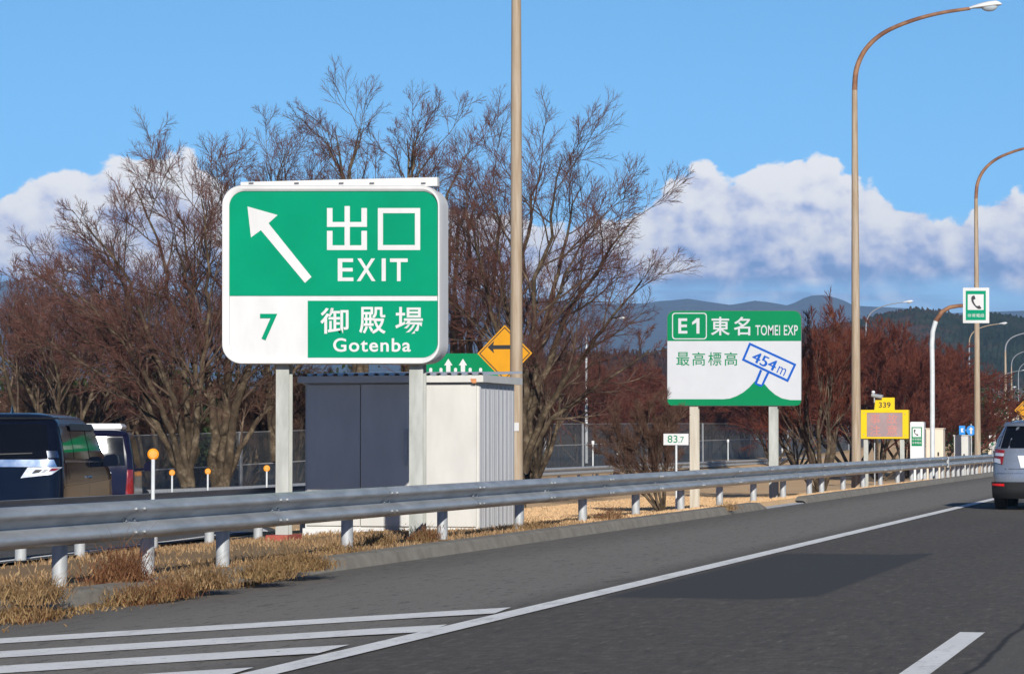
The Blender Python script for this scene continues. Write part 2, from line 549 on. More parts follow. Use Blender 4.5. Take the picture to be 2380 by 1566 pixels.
# ------------------------------------------------------------------ ground, roads
def asphalt(name, base, worn_x=None, dark=1.0):
    m = D.materials.new(name); m.use_nodes = True
    t = NT(m.node_tree)
    pos = t.n('ShaderNodeTexCoord').outputs['Object']
    fine = t.noise(pos, 55.0, 3.0, 0.7)
    broad = t.noise(t.n('ShaderNodeMapping', {'Vector': pos, 'Scale': (1.0, 0.14, 1.0)}).outputs[0], 0.9, 5.0, 0.6)
    lo = tuple(c * 0.62 for c in base); hi = tuple(c * 1.45 for c in base)
    c = t.ramp(fine, [(0.30, lo), (0.70, hi)])
    c = t.mix(t.smooth(broad, 0.35, 0.70, 0.0, 0.5), c, tuple(b * 1.4 for b in base))
    mid_ = t.noise(pos, 7.0, 6.0, 0.75)
    c = t.mix(t.smooth(mid_, 0.42, 0.62, 0.42, 0.0), c, tuple(b * 0.5 for b in base))
    if worn_x:
        # the hard shoulder is older, paler asphalt than the running lanes
        sx_ = t.n('ShaderNodeSeparateXYZ', {0: pos})
        edge_n = t.math('MULTIPLY', t.math('SUBTRACT', broad, 0.5), 0.7)
        k = t.smooth(t.math('ADD', sx_.outputs[0], edge_n), -5.25, -6.1)
        k2 = t.smooth(t.math('ADD', sx_.outputs[0], edge_n), -9.2, -7.4, 0.35, 1.0)
        c = t.mix(t.math('MULTIPLY', t.math('MULTIPLY', k, k2), 0.8), c, t.ramp(fine, [(0.3, (0.19, 0.175, 0.15)), (0.7, (0.33, 0.305, 0.265))]))
        # pale grit lying near the kerb
        grit = t.n('ShaderNodeTexVoronoi', {'Vector': pos, 'Scale': 9.0}, feature='F1').outputs[0]
        gk = t.math('MULTIPLY', t.smooth(grit, 0.10, 0.05), t.math('MULTIPLY', k, t.smooth(t.noise(pos, 1.3, 3.0), 0.52, 0.66)))
        c = t.mix(t.math('MULTIPLY', gk, 0.75), c, (0.62, 0.60, 0.55))
        # wheel tracks
        tr = t.math('SINE', t.math('MULTIPLY', t.math('ADD', sx_.outputs[0], 3.55), 3.6))
        c = t.mix(t.math('MULTIPLY', t.smooth(tr, 0.2, 1.0), t.math('MULTIPLY', t.smooth(sx_.outputs[0], -5.4, -5.0), 0.20)), c, tuple(b * 0.75 for b in base))
    grain = t.noise(t.n('ShaderNodeMapping', {'Vector': pos, 'Scale': (1.0, 0.16, 1.0)}).outputs[0], 15.0, 6.0, 0.8)
    c = t.mix(t.smooth(grain, 0.53, 0.68, 0.0, 0.65), c, tuple(min(1.0, b * 2.0) for b in base))
    c = t.mix(t.smooth(grain, 0.47, 0.34, 0.0, 0.70), c, tuple(b * 0.40 for b in base))
    if worn_x:
        wob = t.math('MULTIPLY', t.math('SUBTRACT', t.noise(t.n('ShaderNodeMapping', {'Vector': pos, 'Scale': (0.0, 1.0, 1.0)}).outputs[0], 0.5, 6.0, 0.7), 0.5), 0.16)
        sd = t.math('ADD', sx_.outputs[0], wob)
        right = t.smooth(sd, -1.50, -1.44)
        c = t.mix(t.math('MULTIPLY', right, 0.45), c, t.ramp(fine, [(0.3, (0.10, 0.095, 0.08)), (0.7, (0.20, 0.19, 0.155))]))
        seam = t.math('MULTIPLY', t.smooth(sd, -1.52, -1.49), t.smooth(sd, -1.45, -1.48))
        c = t.mix(t.math('MULTIPLY', seam, 0.85), c, (0.02, 0.02, 0.02))
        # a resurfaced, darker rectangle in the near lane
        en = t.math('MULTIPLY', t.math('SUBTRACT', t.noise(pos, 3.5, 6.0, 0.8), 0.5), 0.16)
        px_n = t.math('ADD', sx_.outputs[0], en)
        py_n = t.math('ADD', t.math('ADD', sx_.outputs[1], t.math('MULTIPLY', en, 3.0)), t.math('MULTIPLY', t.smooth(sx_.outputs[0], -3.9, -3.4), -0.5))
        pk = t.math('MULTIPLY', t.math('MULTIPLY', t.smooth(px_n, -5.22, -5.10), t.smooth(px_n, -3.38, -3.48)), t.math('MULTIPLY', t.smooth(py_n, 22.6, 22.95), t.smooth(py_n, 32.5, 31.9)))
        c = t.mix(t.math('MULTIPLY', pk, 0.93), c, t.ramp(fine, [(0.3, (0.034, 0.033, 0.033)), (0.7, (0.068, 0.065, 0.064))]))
        blot = t.noise(t.n('ShaderNodeMapping', {'Vector': pos, 'Scale': (1.0, 0.35, 1.0)}).outputs[0], 2.2, 3.0, 0.6)
        c = t.mix(t.smooth(blot, 0.62, 0.78, 0.0, 0.45), c, tuple(b * 0.45 for b in base))
    bn = t.n('ShaderNodeBump', {'Strength': 0.55, 'Distance': 0.012, 'Height': t.noise(pos, 70.0, 3.0, 0.7)})
    b = t.n('ShaderNodeBsdfPrincipled', {'Base Color': c, 'Roughness': 0.85, 'Normal': bn.outputs[0], 'Specular IOR Level': 0.35})
    t.n('ShaderNodeOutputMaterial', {0: b.outputs[0]})
    return m


def ground_material():
    m = D.materials.new('dry_field'); m.use_nodes = True
    t = NT(m.node_tree)
    pos = t.n('ShaderNodeTexCoord').outputs['Object']
    a = t.noise(pos, 0.35, 6.0, 0.65)
    f = t.noise(pos, 14.0, 4.0, 0.7)
    c = t.ramp(f, [(0.25, (0.60, 0.39, 0.21)), (0.55, (0.72, 0.49, 0.275)), (0.8, (0.80, 0.57, 0.34))])
    c = t.mix(t.smooth(a, 0.52, 0.75, 0.0, 0.5), c, (0.50, 0.30, 0.14))
    # beyond the roads the land is wooded and brown
    sx_ = t.n('ShaderNodeSeparateXYZ', {0: pos})
    soil = t.math('MULTIPLY', t.smooth(sx_.outputs[1], 46.0, 40.0), t.smooth(sx_.outputs[0], -15.5, -14.5))
    c = t.mix(t.math('MULTIPLY', soil, 0.8), c, t.ramp(f, [(0.3, (0.10, 0.065, 0.035)), (0.7, (0.30, 0.20, 0.11))]))
    far = t.math('MAXIMUM', t.smooth(sx_.outputs[0], -29.0, -34.0), t.smooth(sx_.outputs[1], 260.0, 420.0))
    c = t.mix(far, c, t.ramp(t.noise(pos, 0.08, 5.0, 0.7), [(0.3, (0.035, 0.03, 0.018)), (0.7, (0.11, 0.075, 0.04))]))
    bn = t.n('ShaderNodeBump', {'Strength': 0.4, 'Distance': 0.05, 'Height': f})
    b = t.n('ShaderNodeBsdfPrincipled', {'Base Color': c, 'Roughness': 0.95, 'Normal': bn.outputs[0], 'Specular IOR Level': 0.1})
    t.n('ShaderNodeOutputMaterial', {0: b.outputs[0]})
    return m


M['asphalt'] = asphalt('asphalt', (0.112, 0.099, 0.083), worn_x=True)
M['asphalt_ramp'] = asphalt('ramp_asphalt', (0.10, 0.098, 0.094))
M['field'] = ground_material()


def line_material():
    m = D.materials.new('road_paint'); m.use_nodes = True
    t = NT(m.node_tree)
    pos = t.n('ShaderNodeTexCoord').outputs['Object']
    wear = t.noise(pos, 11.0, 7.0, 0.85)
    c = t.ramp(t.noise(pos, 2.0, 4.0, 0.6), [(0.3, (0.86, 0.85, 0.81)), (0.7, (0.95, 0.94, 0.91))])
    c = t.mix(t.smooth(wear, 0.575, 0.66, 0.0, 0.85), c, (0.16, 0.155, 0.15))
    c = t.mix(t.smooth(t.noise(t.n('ShaderNodeMapping', {'Vector': pos, 'Scale': (1.0, 0.3, 1.0)}).outputs[0], 5.0, 4.0, 0.7), 0.5, 0.72, 0.0, 0.40), c, (0.36, 0.35, 0.33))
    bn = t.n('ShaderNodeBump', {'Strength': 0.5, 'Distance': 0.01, 'Height': t.noise(pos, 70.0, 3.0, 0.7)})
    b = t.n('ShaderNodeBsdfPrincipled', {'Base Color': c, 'Roughness': 0.7, 'Normal': bn.outputs[0]})
    t.n('ShaderNodeOutputMaterial', {0: b.outputs[0]})
    return m


M['paint'] = line_material()

xs = np.unique(np.concatenate([np.geomspace(45, 8000, 34) * -1, np.arange(-45, -9.5, 0.35), [-9.41, -9.25, -9.0], np.arange(-8, 20, 4.0), np.geomspace(20, 8000, 22)]))
ys = np.unique(np.concatenate([-np.geomspace(10, 400, 8), np.arange(-5, 130, 1.0), np.arange(130, 420, 6.0), np.geomspace(420, 9000, 26)]))
GX, GY = np.meshgrid(xs, ys)
GZ = ground_z(GX, GY)
GZ = np.where((GX > -9.3 + road_dx(np.minimum(GY, 700))), GZ - 0.12, GZ)
nr, nc = GX.shape
idx = np.arange(nr * nc).reshape(nr, nc)
Q = np.stack([idx[:-1, :-1], idx[:-1, 1:], idx[1:, 1:], idx[1:, :-1]], -1).reshape(-1, 4)
g = np_mesh('ground', M['field'], np.stack([GX, GY, GZ], -1).reshape(-1, 3), Q, smooth=True)
struct(g)


def strip(name, mat_, left, right, Ys, dz, base):
    """sheet between two lateral curves, following base(x, y)"""
    rows = []
    for y in Ys:
        a, b = left(y), right(y)
        n = max(2, int(abs(b - a) / 1.5) + 1)
        rows.append([(a + (b - a) * k / (n - 1), y, base(a + (b - a) * k / (n - 1), y) + dz) for k in range(n)])
    n0 = max(len(r) for r in rows)
    if any(len(r) != n0 for r in rows):
        rows = []
        for y in Ys:
            a, b = left(y), right(y)
            rows.append([(a + (b - a) * k / (n0 - 1), y, base(a + (b - a) * k / (n0 - 1), y) + dz) for k in range(n0)])
    return MB().grid(rows).build(name, mat_)


YR = list(np.arange(-30, 130, 4.0)) + list(np.arange(130, 420, 6.0))
rz = lambda x, y: float(road_z(min(y, 420)))
rdx = lambda y: float(road_dx(min(y, 420)))


def crossfall(x, y):
    return rz(x, y) - 0.05 * max(0.0, min(1.0, (-(x - rdx(y)) - 5.6) / 3.5))


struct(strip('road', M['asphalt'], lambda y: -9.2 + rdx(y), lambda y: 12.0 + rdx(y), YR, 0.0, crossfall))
def ramp_c(y):
    return 18.2 + 0.13 * (y - 38) + 0.0085 * max(0.0, y - 38) ** 2


YP = list(np.arange(5, 96, 3.0))
struct(strip('ramp_road', M['asphalt_ramp'], lambda y: -(ramp_c(y) + 3.6), lambda y: -(ramp_c(y) - 3.35), YP, 0.035, gz))


def line(name, pts, wd, z, base=None):
    """painted band along a polyline"""
    rows = []
    for i, (x, y) in enumerate(pts):
        a = pts[max(i - 1, 0)]; b = pts[min(i + 1, len(pts) - 1)]
        d = math.hypot(b[0] - a[0], b[1] - a[1])
        nx, ny = (b[1] - a[1]) / d, -(b[0] - a[0]) / d
        r = [(x - nx * wd / 2, y - ny * wd / 2), (x + nx * wd / 2, y + ny * wd / 2)]
        rows.append([(q[0], q[1], (base(q[0], q[1]) if base else 0.0) + z) for q in r])
    return struct(MB().grid(rows).build(name, M['paint']))


line('edge_line', [(-5.33 + rdx(y), y) for y in YR if y > 2], 0.20, 0.006, rz)
for y0 in (-2.0, 10.0 + 0.0):
    pass
for y0 in (11.2, 31.2, 51.2, 71.2, 91.2, 111.2):
    line('lane_line', [(-1.77, y0), (-1.77, y0 + 8.0)], 0.17, 0.005)
line('ramp_line', [(-(ramp_c(y) - 3.0), y) for y in np.arange(5, 80, 2.0)], 0.18, 0.043, gz)
line('ramp_line', [(-(ramp_c(y) + 3.1), y) for y in np.arange(5, 90, 2.0)], 0.18, 0.043, gz)
# hatching of the gore between the carriageway and the exit: bands measured on the road
HATCH = [((-120, 1490.5, -120, 1478), (1188, 1412, 1150, 1426)),
         ((-120, 1526, -120, 1510), (1040, 1452, 990, 1469)),
         ((-120, 1565, -120, 1546), (812, 1499, 740, 1519)),
         ((-120, 1612, -120, 1589), (590, 1552, 520, 1573))]
for k, ((ax, ay, bx, by), (cx_, cy_, dx_, dy_)) in enumerate(HATCH):
    q = [at_z(ax, ay, 0.0), at_z(dx_, dy_, 0.0), at_z(cx_, cy_, 0.0), at_z(bx, by, 0.0)]
    vs = [(v.x, v.y, crossfall(v.x, v.y) + 0.0055 + 0.0001 * k) for v in q]
    n_ = 7
    rows = [[tuple(Vector(vs[0]).lerp(Vector(vs[1]), i / n_)), tuple(Vector(vs[3]).lerp(Vector(vs[2]), i / n_))] for i in range(n_ + 1)]
    rows = [[(x, y, crossfall(x, y) + 0.006) for x, y, z in r] for r in rows]
    struct(MB().grid(rows).build('gore_stripe', M['paint']))


def kerb(y0, y1, label):
    m = MB()
    prof = [(-9.10, -0.12), (-9.17, 0.06), (-9.21, 0.085), (-9.40, 0.09), (-9.42, -0.15)]
    Ys = [y0] + [y0 + 0.4] + list(np.arange(math.ceil(y0) + 2, y1 - 1, 3.0)) + [y1 - 0.6, y1]
    rows = []
    for y in Ys:
        drop = 0.085 if y in (y0, y1) else 0.0
        jig = 0.008 * math.sin(y * 1.7)
        rows.append([(x + rdx(y) + jig, y, min(z, z - drop if z > 0 else z) + rz(0, y)) for x, z in prof])
    m.grid(rows)
    k = len(prof)
    o = m.build('kerb', M['concrete'])
    return tag(o, label, 'kerb', 'kerbs along the hard shoulder', 'structure')


kerb(14.0, 55.2, 'long concrete kerb from the dry weeds to the dark drain gap')
kerb(60.3, 200.0, 'concrete kerb running on past the drain gap towards the silver car')
dg = MB().box(-9.45, -9.12, 55.3, 60.2, -0.2, -0.045)
for k in range(16):
    dg.box(-9.42, -9.15, 55.45 + k * 0.3, 55.55 + k * 0.3, -0.045, -0.03)
tag(dg.build('drain_grate', M['galv_dark']), 'dark drain grate in the gap between the two kerbs', 'drain grate')


# ------------------------------------------------------------------ guard rails
W_PROF = [(0.0, 0.752), (0.03, 0.757), (0.065, 0.745), (0.095, 0.718), (0.110, 0.690), (0.108, 0.668), (0.085, 0.640), (0.035, 0.612), (0.005, 0.592), (0.0, 0.575), (0.008, 0.560),
          (0.05, 0.540), (0.092, 0.515), (0.110, 0.485), (0.108, 0.460), (0.088, 0.430), (0.05, 0.408), (0.022, 0.40), (0.0, 0.405)]


def sweep(m, path, prof, side):
    rows = []
    for i, q in enumerate(path):
        a, b = path[max(i - 1, 0)], path[min(i + 1, len(path) - 1)]
        d = math.hypot(b[0] - a[0], b[1] - a[1])
        nx, ny = (b[1] - a[1]) / d * side, -(b[0] - a[0]) / d * side
        rows.append([(q[0] + nx * o, q[1] + ny * o, q[2] + z) for o, z in prof])
    m.grid(rows)
    back = [[(v[0] - 0.0, v[1], v[2]) for v in r] for r in rows]
    return rows


def guardrail(label, path, posts, side, m_beam, m_post, post_off=0.10, splice=4.0, post_r=0.07, post_top=0.72):
    """path: (x, y, ground z); posts: (x, y, beam z); side +1: the beam faces +x"""
    x0, y0, z0 = path[0]
    t = thing('guardrail', (x0, y0, z0), label, 'guardrail', 'guardrails of the expressway and its exit ramp')
    m = MB()
    sweep(m, path, W_PROF, side)
    sweep(m, path, [(o - 0.006, z) for o, z in W_PROF], side)
    # splice laps with bolts
    acc = 0.0
    for i in range(1, len(path)):
        a, b = Vector(path[i - 1]), Vector(path[i])
        seg = (b - a).length
        s = splice - acc
        while s < seg:
            c = a.lerp(b, s / seg); dirn = (b - a).normalized()
            e = 0.16
            lap = [tuple(c - dirn * e), tuple(c + dirn * e)]
            rows = []
            n_ = Vector((dirn.y, -dirn.x, 0)) * side
            for q in lap:
                rows.append([(q[0] + n_.x * (o + 0.005), q[1] + n_.y * (o + 0.005), q[2] + z) for o, z in W_PROF])
            m.grid(rows)
            for dz in (0.685, 0.47, 0.578):
                for sd in (-0.1, 0.1):
                    q = c + dirn * sd + n_ * (0.115 if dz != 0.578 else 0.008) + Vector((0, 0, dz))
                    m.tube([q, q + n_ * 0.018], 0.014, 6)
            s += splice
        acc = seg - (s - splice)
    m.build('beam', m_beam, t, smooth=True)
    proto = None
    px_, py_, pz_ = posts[0]
    pm = MB()
    pm.tube([(px_, py_, pz_ - 0.6), (px_, py_, pz_ + post_top), (px_, py_, pz_ + post_top + 0.015)], [post_r, post_r, post_r * 0.8], 14)
    pm.box(min(px_, px_ + side * post_off), max(px_, px_ + side * post_off), py_ - 0.05, py_ + 0.05, pz_ + 0.50, pz_ + 0.66)
    first = pm.build('post', m_post, t, smooth=True)
    base = Vector(first.location)
    for q in posts[1:]:
        c = first.copy(); COL.objects.link(c); c.parent = t
        c.location = base + Vector((q[0] - px_, q[1] - py_, q[2] - pz_))
    return t


pi = [5.33, 5.83, 6.32, 6.826, 7.334] + [8.357 + k for k in range(10)] + [17.87, 18.84, 19.84, 20.8, 21.85, 22.8] + [23.27 + 0.47 * k for k in range(34)]
PY = [4 * c - 2.6 for c in pi]
rail_posts = [(-10.05 + rdx(y), y, rz(0, y)) for y in PY]
main_rail = guardrail('long bright two-wave guardrail along the kerb of the hard shoulder',
                      [(-9.95 + rdx(y), y, rz(0, y)) for y in [8.0] + list(np.arange(12, 130, 4.0)) + list(np.arange(130, 171, 4.0))],
                      rail_posts, 1, M['galv'], M['galv_post'])
sl = MB()
yj = 17242 / (2878 - 2192) * 4 - 2.6
prof = [(o + 0.014, z) for o, z in W_PROF]
rows = [[(-9.95 + o, y, z) for o, z in prof] for y in (yj - 0.28, yj - 0.26, yj + 0.26, yj + 0.28)]
sl.grid(rows)
sl.tube([(-9.85, yj, 0.74), (-9.85, yj, 0.38)], 0.05, 10)
sl.build('joint_sleeve', M['galv_post'], main_rail, smooth=True)
back_path = [(-14.25 - 0.012 * max(0, y - 30), y, -0.16) for y in (16, 20, 24, 28, 32, 36, 40, 43.5)]
guardrail('dark ramp guardrail seen from behind beside the two vans', back_path,
          [(-14.10 - 0.012 * max(0, y - 30), y, -0.16) for y in (22.0, 26.3, 28.7, 30.7, 32.5, 35.0, 37.2, 39.3, 41.5)], -1, M['galv_dark'], M['galv_post'], post_top=0.64)  # rail back lies in shade; that shade is put into its darker steel
far_pts = []
for px_, py_ in ((338, 1138.5), (640, 1127), (900, 1110), (1215, 1090), (1500, 1078), (1790, 1066), (2000, 1057), (2140, 1052)):
    h_ = CAMZ - (-0.62 + 0.745)
    d_ = F * h_ / (py_ - 1024)
    q = at_d(px_, 1024, d_)
    far_pts.append((q.x, q.y))
fx = [p_[0] for p_ in far_pts]; fy = [p_[1] for p_ in far_pts]
fpath = [(float(np.interp(y, fy, fx)), float(y), -0.62) for y in np.arange(fy[0], fy[-1], 6.0)]
guardrail('long pale guardrail behind the field in front of the mesh fence', fpath,
          [(float(np.interp(y, fy, fx)) - 0.1, float(y), -0.62) for y in np.arange(fy[0] + 1, fy[-1] - 1, 4.0)], 1, M['galv_post'], M['galv_post'], splice=8.0)


# ------------------------------------------------------------------ the exit sign
E = Face(35.2, 560, 450, 2.847)
bl = at_y((560 + 1574 / 2.847) / 1.1496, 1253, 35.42)
ex = thing('exit_sign', (-11.6, 35.4, gz(-11.6, 35.4)), 'large green and white exit sign on two grey posts in front of the shed', 'road sign')
o_out = E.rrect(95, 128, 1757, 1490, 152, 10)
o_in = E.rrect(150, 174, 1736, 1440, 118, 10)
ib = [(x, z) for x, z in E.rrect(103, 136, 1749, 1482, 148, 10)]
MB().prism(ib, 35.22, 35.62).build('cabinet', M['sign_white'], ex)
# rounded rim standing proud of the lit face
r_ = MB()
mid = [((a[0] + b[0]) / 2, (a[1] + b[1]) / 2) for a, b in zip(o_out, o_in)]
n_ = len(o_out)
rings = [([(x, 35.34, z) for x, z in o_out]), ([(x, 35.20, z) for x, z in o_out]), ([(a[0] * .85 + b[0] * .15, 35.165, a[1] * .85 + b[1] * .15) for a, b in zip(o_out, o_in)]),
         ([(a[0] * .35 + b[0] * .65, 35.165, a[1] * .35 + b[1] * .65) for a, b in zip(o_out, o_in)]), ([(x, 35.19, z) for x, z in o_in]), ([(x, 35.215, z) for x, z in o_in])]
vs = [v for r in rings for v in r]
fs = []
for j in range(len(rings) - 1):
    for i in range(n_):
        fs.append((j * n_ + i, (j + 1) * n_ + i, (j + 1) * n_ + (i + 1) % n_, j * n_ + (i + 1) % n_))
r_.add(vs, fs).build('rim', M['sign_white'], ex, smooth=True)
YF = 35.205
MB().prism(E.rrect(150, 174, 1736, 967, 118, 10, '1100'), YF, YF + 0.012).build('upper_panel', M['sign_green'], ex)
MB().prism(E.rrect(746, 1006, 1736, 1437, 118, 10, '0010'), YF, YF + 0.012).build('lower_panel', M['sign_green'], ex)
YT = 35.200
MB().prism(E.poly([(288, 290), (517, 355), (448, 418), (775, 825), (725, 870), (390, 470), (315, 525)]), YT, YT + 0.004).build('arrow', M['sign_white'], ex)
k = MB()
for q in ((1027, 287, 1067, 408), (893, 302, 935, 408), (1155, 302, 1197, 408), (893, 408, 1197, 445), (1027, 445, 1067, 585), (893, 475, 935, 585), (1155, 475, 1197, 585), (893, 585, 1197, 621)):
    k.add([(x, YT, z) for x, z in E.rrect(*q)], [(0, 1, 2, 3)])
a_, b_ = E.rrect(1280, 302, 1602, 621), E.rrect(1319, 341, 1562, 583)
k.add([(x, YT, z) for x, z in a_ + b_], [(0, 1, 5, 4), (1, 2, 6, 5), (2, 3, 7, 6), (3, 0, 4, 7)])
for ch, x0, x1 in (('E', 975, 1094), ('X', 1120, 1262), ('I', 1309, 1340), ('T', 1372, 1507)):
    E.write(k, ch, x0, 685, x1, 857, YT, 0.012 if ch != 'I' else 0.0)
k.build('exit_lettering', M['sign_white'], ex)
k = MB()
for ch, x0, x1 in (('御', 843, 1057), ('殿', 1138, 1340), ('場', 1412, 1622)):
    E.write(k, ch, x0, 1053, x1, 1257, YT, 0.012)
E.write(k, 'Gotenba', 940, 1290, 1530, 1394, YT, 0.016, 1.12)
k.build('place_lettering', M['sign_white'], ex)
E.write(MB(), '7', 382, 1105, 513, 1306, YT + 0.008, 0.012).build('number', M['sign_green'], ex)
tb = MB()
a0, a1 = E.p(228, 98), E.p(1726, 131)
tb.box(a0[0], a1[0], 35.24, 35.34, a1[1], a0[1] - 0.008)
tb.build('top_hood', M['sign_white'], ex)
c_ = MB()
for zx in (310, 655, 995, 1228, 1620):
    q0, q1 = E.p(zx - 17, 107), E.p(zx + 17, 117)
    c_.box(q0[0], q1[0], 35.225, 35.24, q1[1], q0[1])
c_.build('hood_clip', M['back_grey'], ex)


def h_post(parent, x0, x1, y0, y1, z0, z1, mat_, name='post'):
    """steel H section with its web across the view"""
    m = MB()
    fl = 0.014
    m.box(x0, x1, y0, y0 + fl, z0, z1)
    m.box(x0, x1, y1 - fl, y1, z0, z1)
    xm = (x0 + x1) / 2
    m.box(xm - 0.008, xm + 0.008, y0 + fl, y1 - fl, z0, z1)
    return m.build(name, mat_, parent)


zb = E.p(900, 1480)[1]
for (pa, pb) in ((641, 671), (951, 983)):
    qa, qb = at_y(pa, 1000, 35.36), at_y(pb, 1000, 35.36)
    q = h_post(ex, qa.x, qb.x, 35.36, 35.52, gz(qa.x, 35.4) - 0.15, zb + 0.05, M['post_grey'])
    if pa == 641:
        qa_ = qa.x - 0.07
        MB().box(qa_, qb.x + 0.06, 35.15, 35.75, -0.25, 0.05).build('footing', M['red_base'], ex, bevel=0.01)


# ------------------------------------------------------------------ the elevation sign
SY = 63.0
S = Face(SY, 1700, 780, 4.474)
es = thing('route_sign', (-11.2, SY, -0.3), 'white and green route sign with a tilted blue board on two posts beyond the shed', 'road sign')
MB().prism(S.rrect(366, 221, 1976, 1361, 92, 8), SY + 0.012, SY + 0.05).build('panel', M['back_grey'], es)
MB().prism(S.rrect(372, 586, 1970, 1303, 0), SY + 0.004, SY + 0.011).build('white_field', M['cool_white'], es)
MB().prism(S.rrect(372, 226, 1970, 585, 90, 8, '1100'), SY + 0.004, SY + 0.011).build('header_band', M['sign_green_dark'], es)
hill = [(372, 1280), (1040, 1280), (1120, 1272), (1200, 1243), (1280, 1198), (1350, 1140), (1420, 1062), (1470, 1040), (1530, 1096), (1590, 1165), (1660, 1225), (1740, 1270), (1840, 1290), (1970, 1291)]
rr_ = S.rrect(372, 1200, 1970, 1356, 58, 8, '0011')[2:]
MB().prism(S.poly(hill) + rr_, SY + 0.002, SY + 0.010).build('hill_emblem', M['sign_green_dark'], es)
YT = SY - 0.002
k = MB()
k.ring(S.rrect(428, 248, 844, 566, 38, 6), S.rrect(440, 260, 832, 554, 30, 6), YT, YT + 0.003)
S.write(k, 'E', 503, 315, 611, 496, YT, 0.02)
k.add([(x, YT, z) for x, z in S.poly([(722, 313), (756, 313), (756, 497), (720, 497), (720, 365), (668, 392), (668, 362)])], [(0, 1, 2, 3, 4), (0, 4, 5, 6)])
S.write(k, '東', 892, 297, 1118, 518, YT, 0.014)
S.write(k, '名', 1165, 297, 1363, 518, YT, 0.014)
S.write(k, 'TOMEI EXP', 1425, 396, 1932, 518, YT, 0.010, 1.05)
k.build('header_lettering', M['cool_white'], es)
k = MB()
for ch, x0, x1 in (('最', 480, 638), ('高', 670, 824), ('標', 860, 1019), ('高', 1054, 1210)):
    S.write(k, ch, x0, 718, x1, 880, YT, 0.004)
k.build('caption', M['sign_green_dark'], es)
k = MB()
O = np.array([(1352, 602), (1915, 862), (1815, 1077), (1262, 815)], float)
cen = O.mean(0)
I_ = []
for i in range(4):
    e1 = (O[(i - 1) % 4] - O[i]); e2 = (O[(i + 1) % 4] - O[i])
    I_.append(O[i] + 27 * e1 / np.linalg.norm(e1) + 27 * e2 / np.linalg.norm(e2))
MB().prism(S.poly(O.tolist()), SY + 0.0005, SY + 0.004).build('board', M['cool_white'], es)
k.ring(S.poly(O.tolist()), S.poly([tuple(v) for v in I_]), YT, YT + 0.002)
for quad in ([(1480, 925), (1506, 938), (1445, 1090), (1415, 1082)], [(1562, 960), (1590, 972), (1520, 1112), (1496, 1106)], [(1418, 1083), (1445, 1090), (1496, 1106), (1520, 1112), (1500, 1130), (1480, 1130), (1418, 1100)]):
    k.add([(x, YT, z) for x, z in S.poly(quad)], [tuple(range(len(quad)))])
exv = (O[1] - O[0]) / np.linalg.norm(O[1] - O[0]); eyv = np.array((exv[1], -exv[0]))
org = np.array((1372, 818.0)) + (-eyv) * 4
for j_, sh_ in enumerate((-5, 0, 5)):
    S.write(k, '454', org[0] + exv[0] * sh_, org[1] + exv[1] * sh_, 0, 0, YT - 0.0007 * j_, 0.0, 1.0, ex=tuple(exv * 300), ey=tuple(eyv * 128))
o2 = org + exv * 335
S.write(k, 'm', o2[0], o2[1], 0, 0, YT, 0.0, 1.0, ex=tuple(exv * 100), ey=tuple(eyv * 88))
k.build('board_lettering', M['sign_blue'], es)
MB().prism(S.poly([(1506, 938), (1562, 960), (1496, 1106), (1445, 1090)]), SY - 0.0012, SY + 0.003).build('board_stem', M['cool_white'], es)
for pa, pb, mt, zb_ in ((1603, 1623, M['post_tan'], -0.7), (1787, 1807, M['post_grey'], -0.4)):
    qa, qb = at_y(pa, 1000, SY + 0.06), at_y(pb, 1000, SY + 0.06)
    h_post(es, qa.x, qb.x, SY + 0.055, SY + 0.2, zb_, S.p(600, 1300)[1], mt)


# ------------------------------------------------------------------ the steel shed
SH = 39.6
def sp(px, py, Y=SH):
    return at_y(px, py, Y)
xl, xr = sp(708, 1000).x, sp(1112, 1000).x
yb = SH + 2.1
zg = -0.12
z_top = sp(1050, 890).z
shed = thing('storage_shed', ((xl + xr) / 2, SH + 1, zg), 'cream steel storage shed with sliding doors in the shadow of the exit sign', 'shed')
m = MB().box(xl, xr, SH + 0.04, yb, zg + 0.12, z_top + 0.11)
m.build('wall', M['cream'], shed)
rb = MB()
nb = 24
for i in range(nb):
    ya = SH + 0.06 + (yb - SH - 0.1) * i / nb
    yb_ = ya + (yb - SH - 0.1) / nb * (0.45 if i % 3 else 0.7)
    rb.box(xr, xr + 0.014, ya, yb_, zg + 0.14, z_top - 0.02)
rb.build('side_cladding', M['shed_side'], shed)
MB().box(xl - 0.02, xr + 0.02, SH - 0.02, yb + 0.02, zg - 0.15, zg + 0.12).build('plinth', M['sign_white'], shed)
xs_ = [xl + 0.03, sp(838, 1000).x, sp(962, 1000).x, sp(1112, 1000).x - 0.03]
for i in range(3):
    dm = MB().box(xs_[i] + 0.008, xs_[i + 1] - 0.008, SH + (0.0, -0.015, 0.0)[i], SH + 0.04, zg + 0.16, z_top - 0.015)
    dm.build('door', M['cream'], shed, bevel=0.006)
for pa in (945, 983):
    q0, q1 = sp(pa, 1082), sp(pa, 996)
    MB().box(q0.x - 0.022, q0.x + 0.022, SH - 0.05, SH - 0.0155, q0.z, q1.z).build('handle', M['galv_post'], shed, bevel=0.008)
z_e0, z_e1 = sp(1050, 889).z, sp(1050, 876).z
fr = MB()
xr2 = xr + 0.10; xl2 = xl - 0.08
fr.box(xl2, xr2, SH - 0.10, SH - 0.03, z_e0 + 0.005, z_e1 + 0.02)
fr.box(xr2 - 0.06, xr2, SH - 0.03, yb + 0.12, z_e0 + 0.005, z_e1 + 0.03)
fr.box(xl2, xl2 + 0.06, SH - 0.03, yb + 0.12, z_e0 + 0.005, z_e1 + 0.03)
fr.build('fascia', M['cream'], shed)
rf = MB()
n_ = 18
